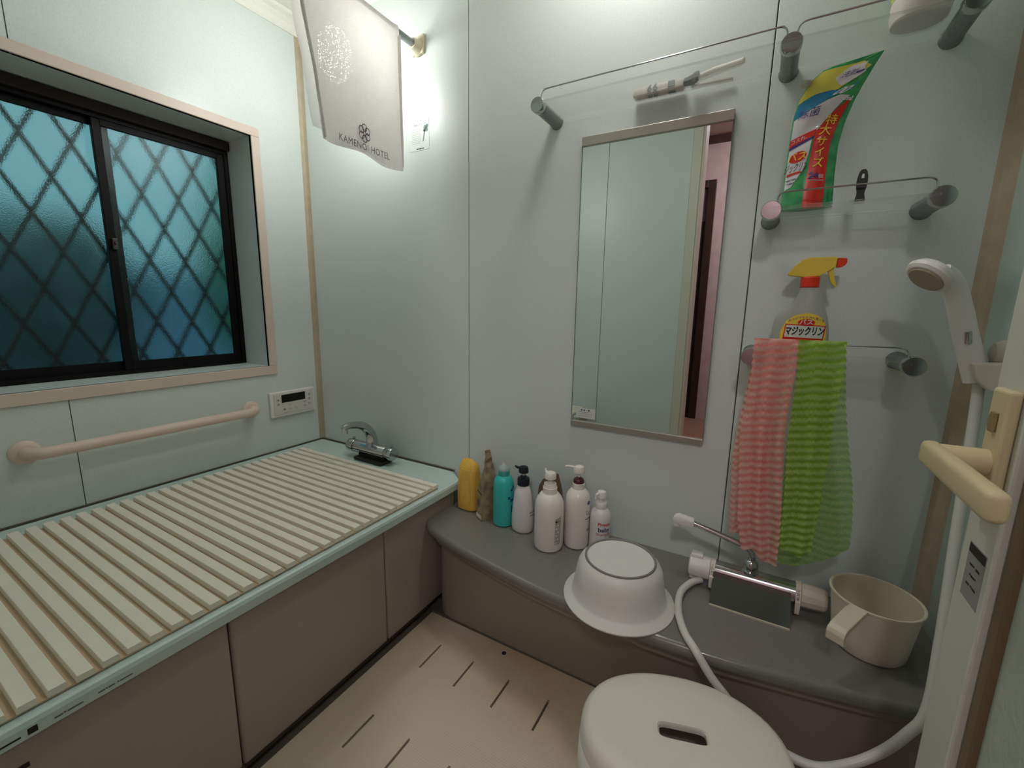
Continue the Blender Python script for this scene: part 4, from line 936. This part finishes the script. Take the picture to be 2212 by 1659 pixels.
wash_cloth('wash_cloth', 'salmon pink nylon wash cloth hanging on the lowest shelf rail', (PK, PKB), (-.010, .070),
           [(0, -.010, .070), (.15, -.010, .072), (.4, -.016, .068), (.65, -.008, .074), (.85, -.004, .082), (1, .012, .084)], (.0085,), 2.2, .4,
           {'front': lambda u: .449+.012*math.sin(u*5.0+.6), 'back': lambda u: .472+.004*math.sin(u*6), 'tab': [(0, -.008, .068), (.3, -.018, .05), (.6, -.027, .05), (.9, -.022, .04), (1, -.017, .034)]})
wash_cloth('wash_cloth', 'lime green nylon wash cloth hanging beside the pink one', (GR, GRB), (.066, .150),
           [(0, .066, .150), (.15, .074, .152), (.4, .074, .148), (.7, .080, .146), (1, .082, .144)], (.0065,), 1.7, 2.0,
           {'front': lambda u: .488-.014*math.sin(u*3.0), 'back': lambda u: .430+.11*max(0, u-.35), 'tab': [(0, .074, .150), (.4, .078, .178), (.7, .080, .200), (.88, .075, .212), (.95, .08, .214), (1, .085, .216)]})

# ================================================================ LAMPS
def wall_lamp(x, y, z, strength, col, label, r=.075, h=.11):
    t = thing('wall_lamp', (x, 1.2, z), label, 'lamp')
    bm = bmn(); lathe(bm, [(.06, 0), (.06, .012), (.035, .03), (.03, 1.2-y)], (x, 1.1995, z), 28, axis=(0, -1, 0)); link('lamp_base', bm, WHITE, t, True)
    m = bpy.data.materials.new('lamp_glow'); m.use_nodes = True; b = m.node_tree.nodes['Principled BSDF']
    b.inputs['Base Color'].default_value = (.9, .9, .85, 1); b.inputs['Emission Color'].default_value = col+(1,); b.inputs['Emission Strength'].default_value = strength
    bm = bmn(); lathe(bm, [(0, -h), (r*.6, -h*.92), (r*.95, -h*.5), (r, 0), (r*.95, h*.5), (r*.6, h*.92), (0, h)], (x, y, z), 20); link('lamp_globe', bm, m, t, True)
wall_lamp(-1.215, .995, 1.755, LAMP_A, (.94, .96, .93), 'white globe wall lamp glowing behind the hanging towel', .05, .07)
t = thing('ceiling_lamp', (-.34, .99, ZC), 'round white dome lamp on the bathroom ceiling above the counter', 'lamp')
m = bpy.data.materials.new('dome_glow'); m.use_nodes = True; b = m.node_tree.nodes['Principled BSDF']; b.inputs['Emission Color'].default_value = (1.0, .98, .93, 1); b.inputs['Emission Strength'].default_value = LAMP_B
bm = bmn(); lathe(bm, [(.105, -.012), (.105, -.0003)], (-.34, .99, ZC), 32); link('lamp_ring', bm, WHITE, t, True)
bm = bmn(); lathe(bm, [(0, -.062), (.04, -.058), (.07, -.045), (.092, -.025), (.097, -.0125)], (-.34, .99, ZC), 28); link('lamp_dome', bm, m, t, True)
t = thing('hall_fill_lamp', (.2, -1.0, 2.4), 'added unseen ceiling lamp filling the changing room and bathroom with light', 'lamp')  # out of view, added to brighten the hall and fill through the doorway
m = bpy.data.materials.new('hall_glow'); m.use_nodes = True; b = m.node_tree.nodes['Principled BSDF']; b.inputs['Emission Color'].default_value = (1.0, .97, 1.0, 1); b.inputs['Emission Strength'].default_value = HALL
bm = bmn(); lathe(bm, [(0, -.05), (.08, -.045), (.11, -.02), (.115, -.0005)], (.2, -1.0, 2.4), 28); link('lamp_shade', bm, m, t, True)

# ---------------------------------------------------------------- groups of repeats
GRP = {'shampoo_bottle': 'pump and squeeze bottles on the counter', 'baby_shampoo_bottle': 'pump and squeeze bottles on the counter', 'glass_shelf': 'glass shelves on the back wall', 'wash_cloth': 'nylon wash cloths on the rail', 'garden_shrub': 'shrubs outside the window'}
for o in bpy.data.objects:
    if o.parent is None and o.name.split('.')[0] in GRP: o['group'] = GRP[o.name.split('.')[0]]
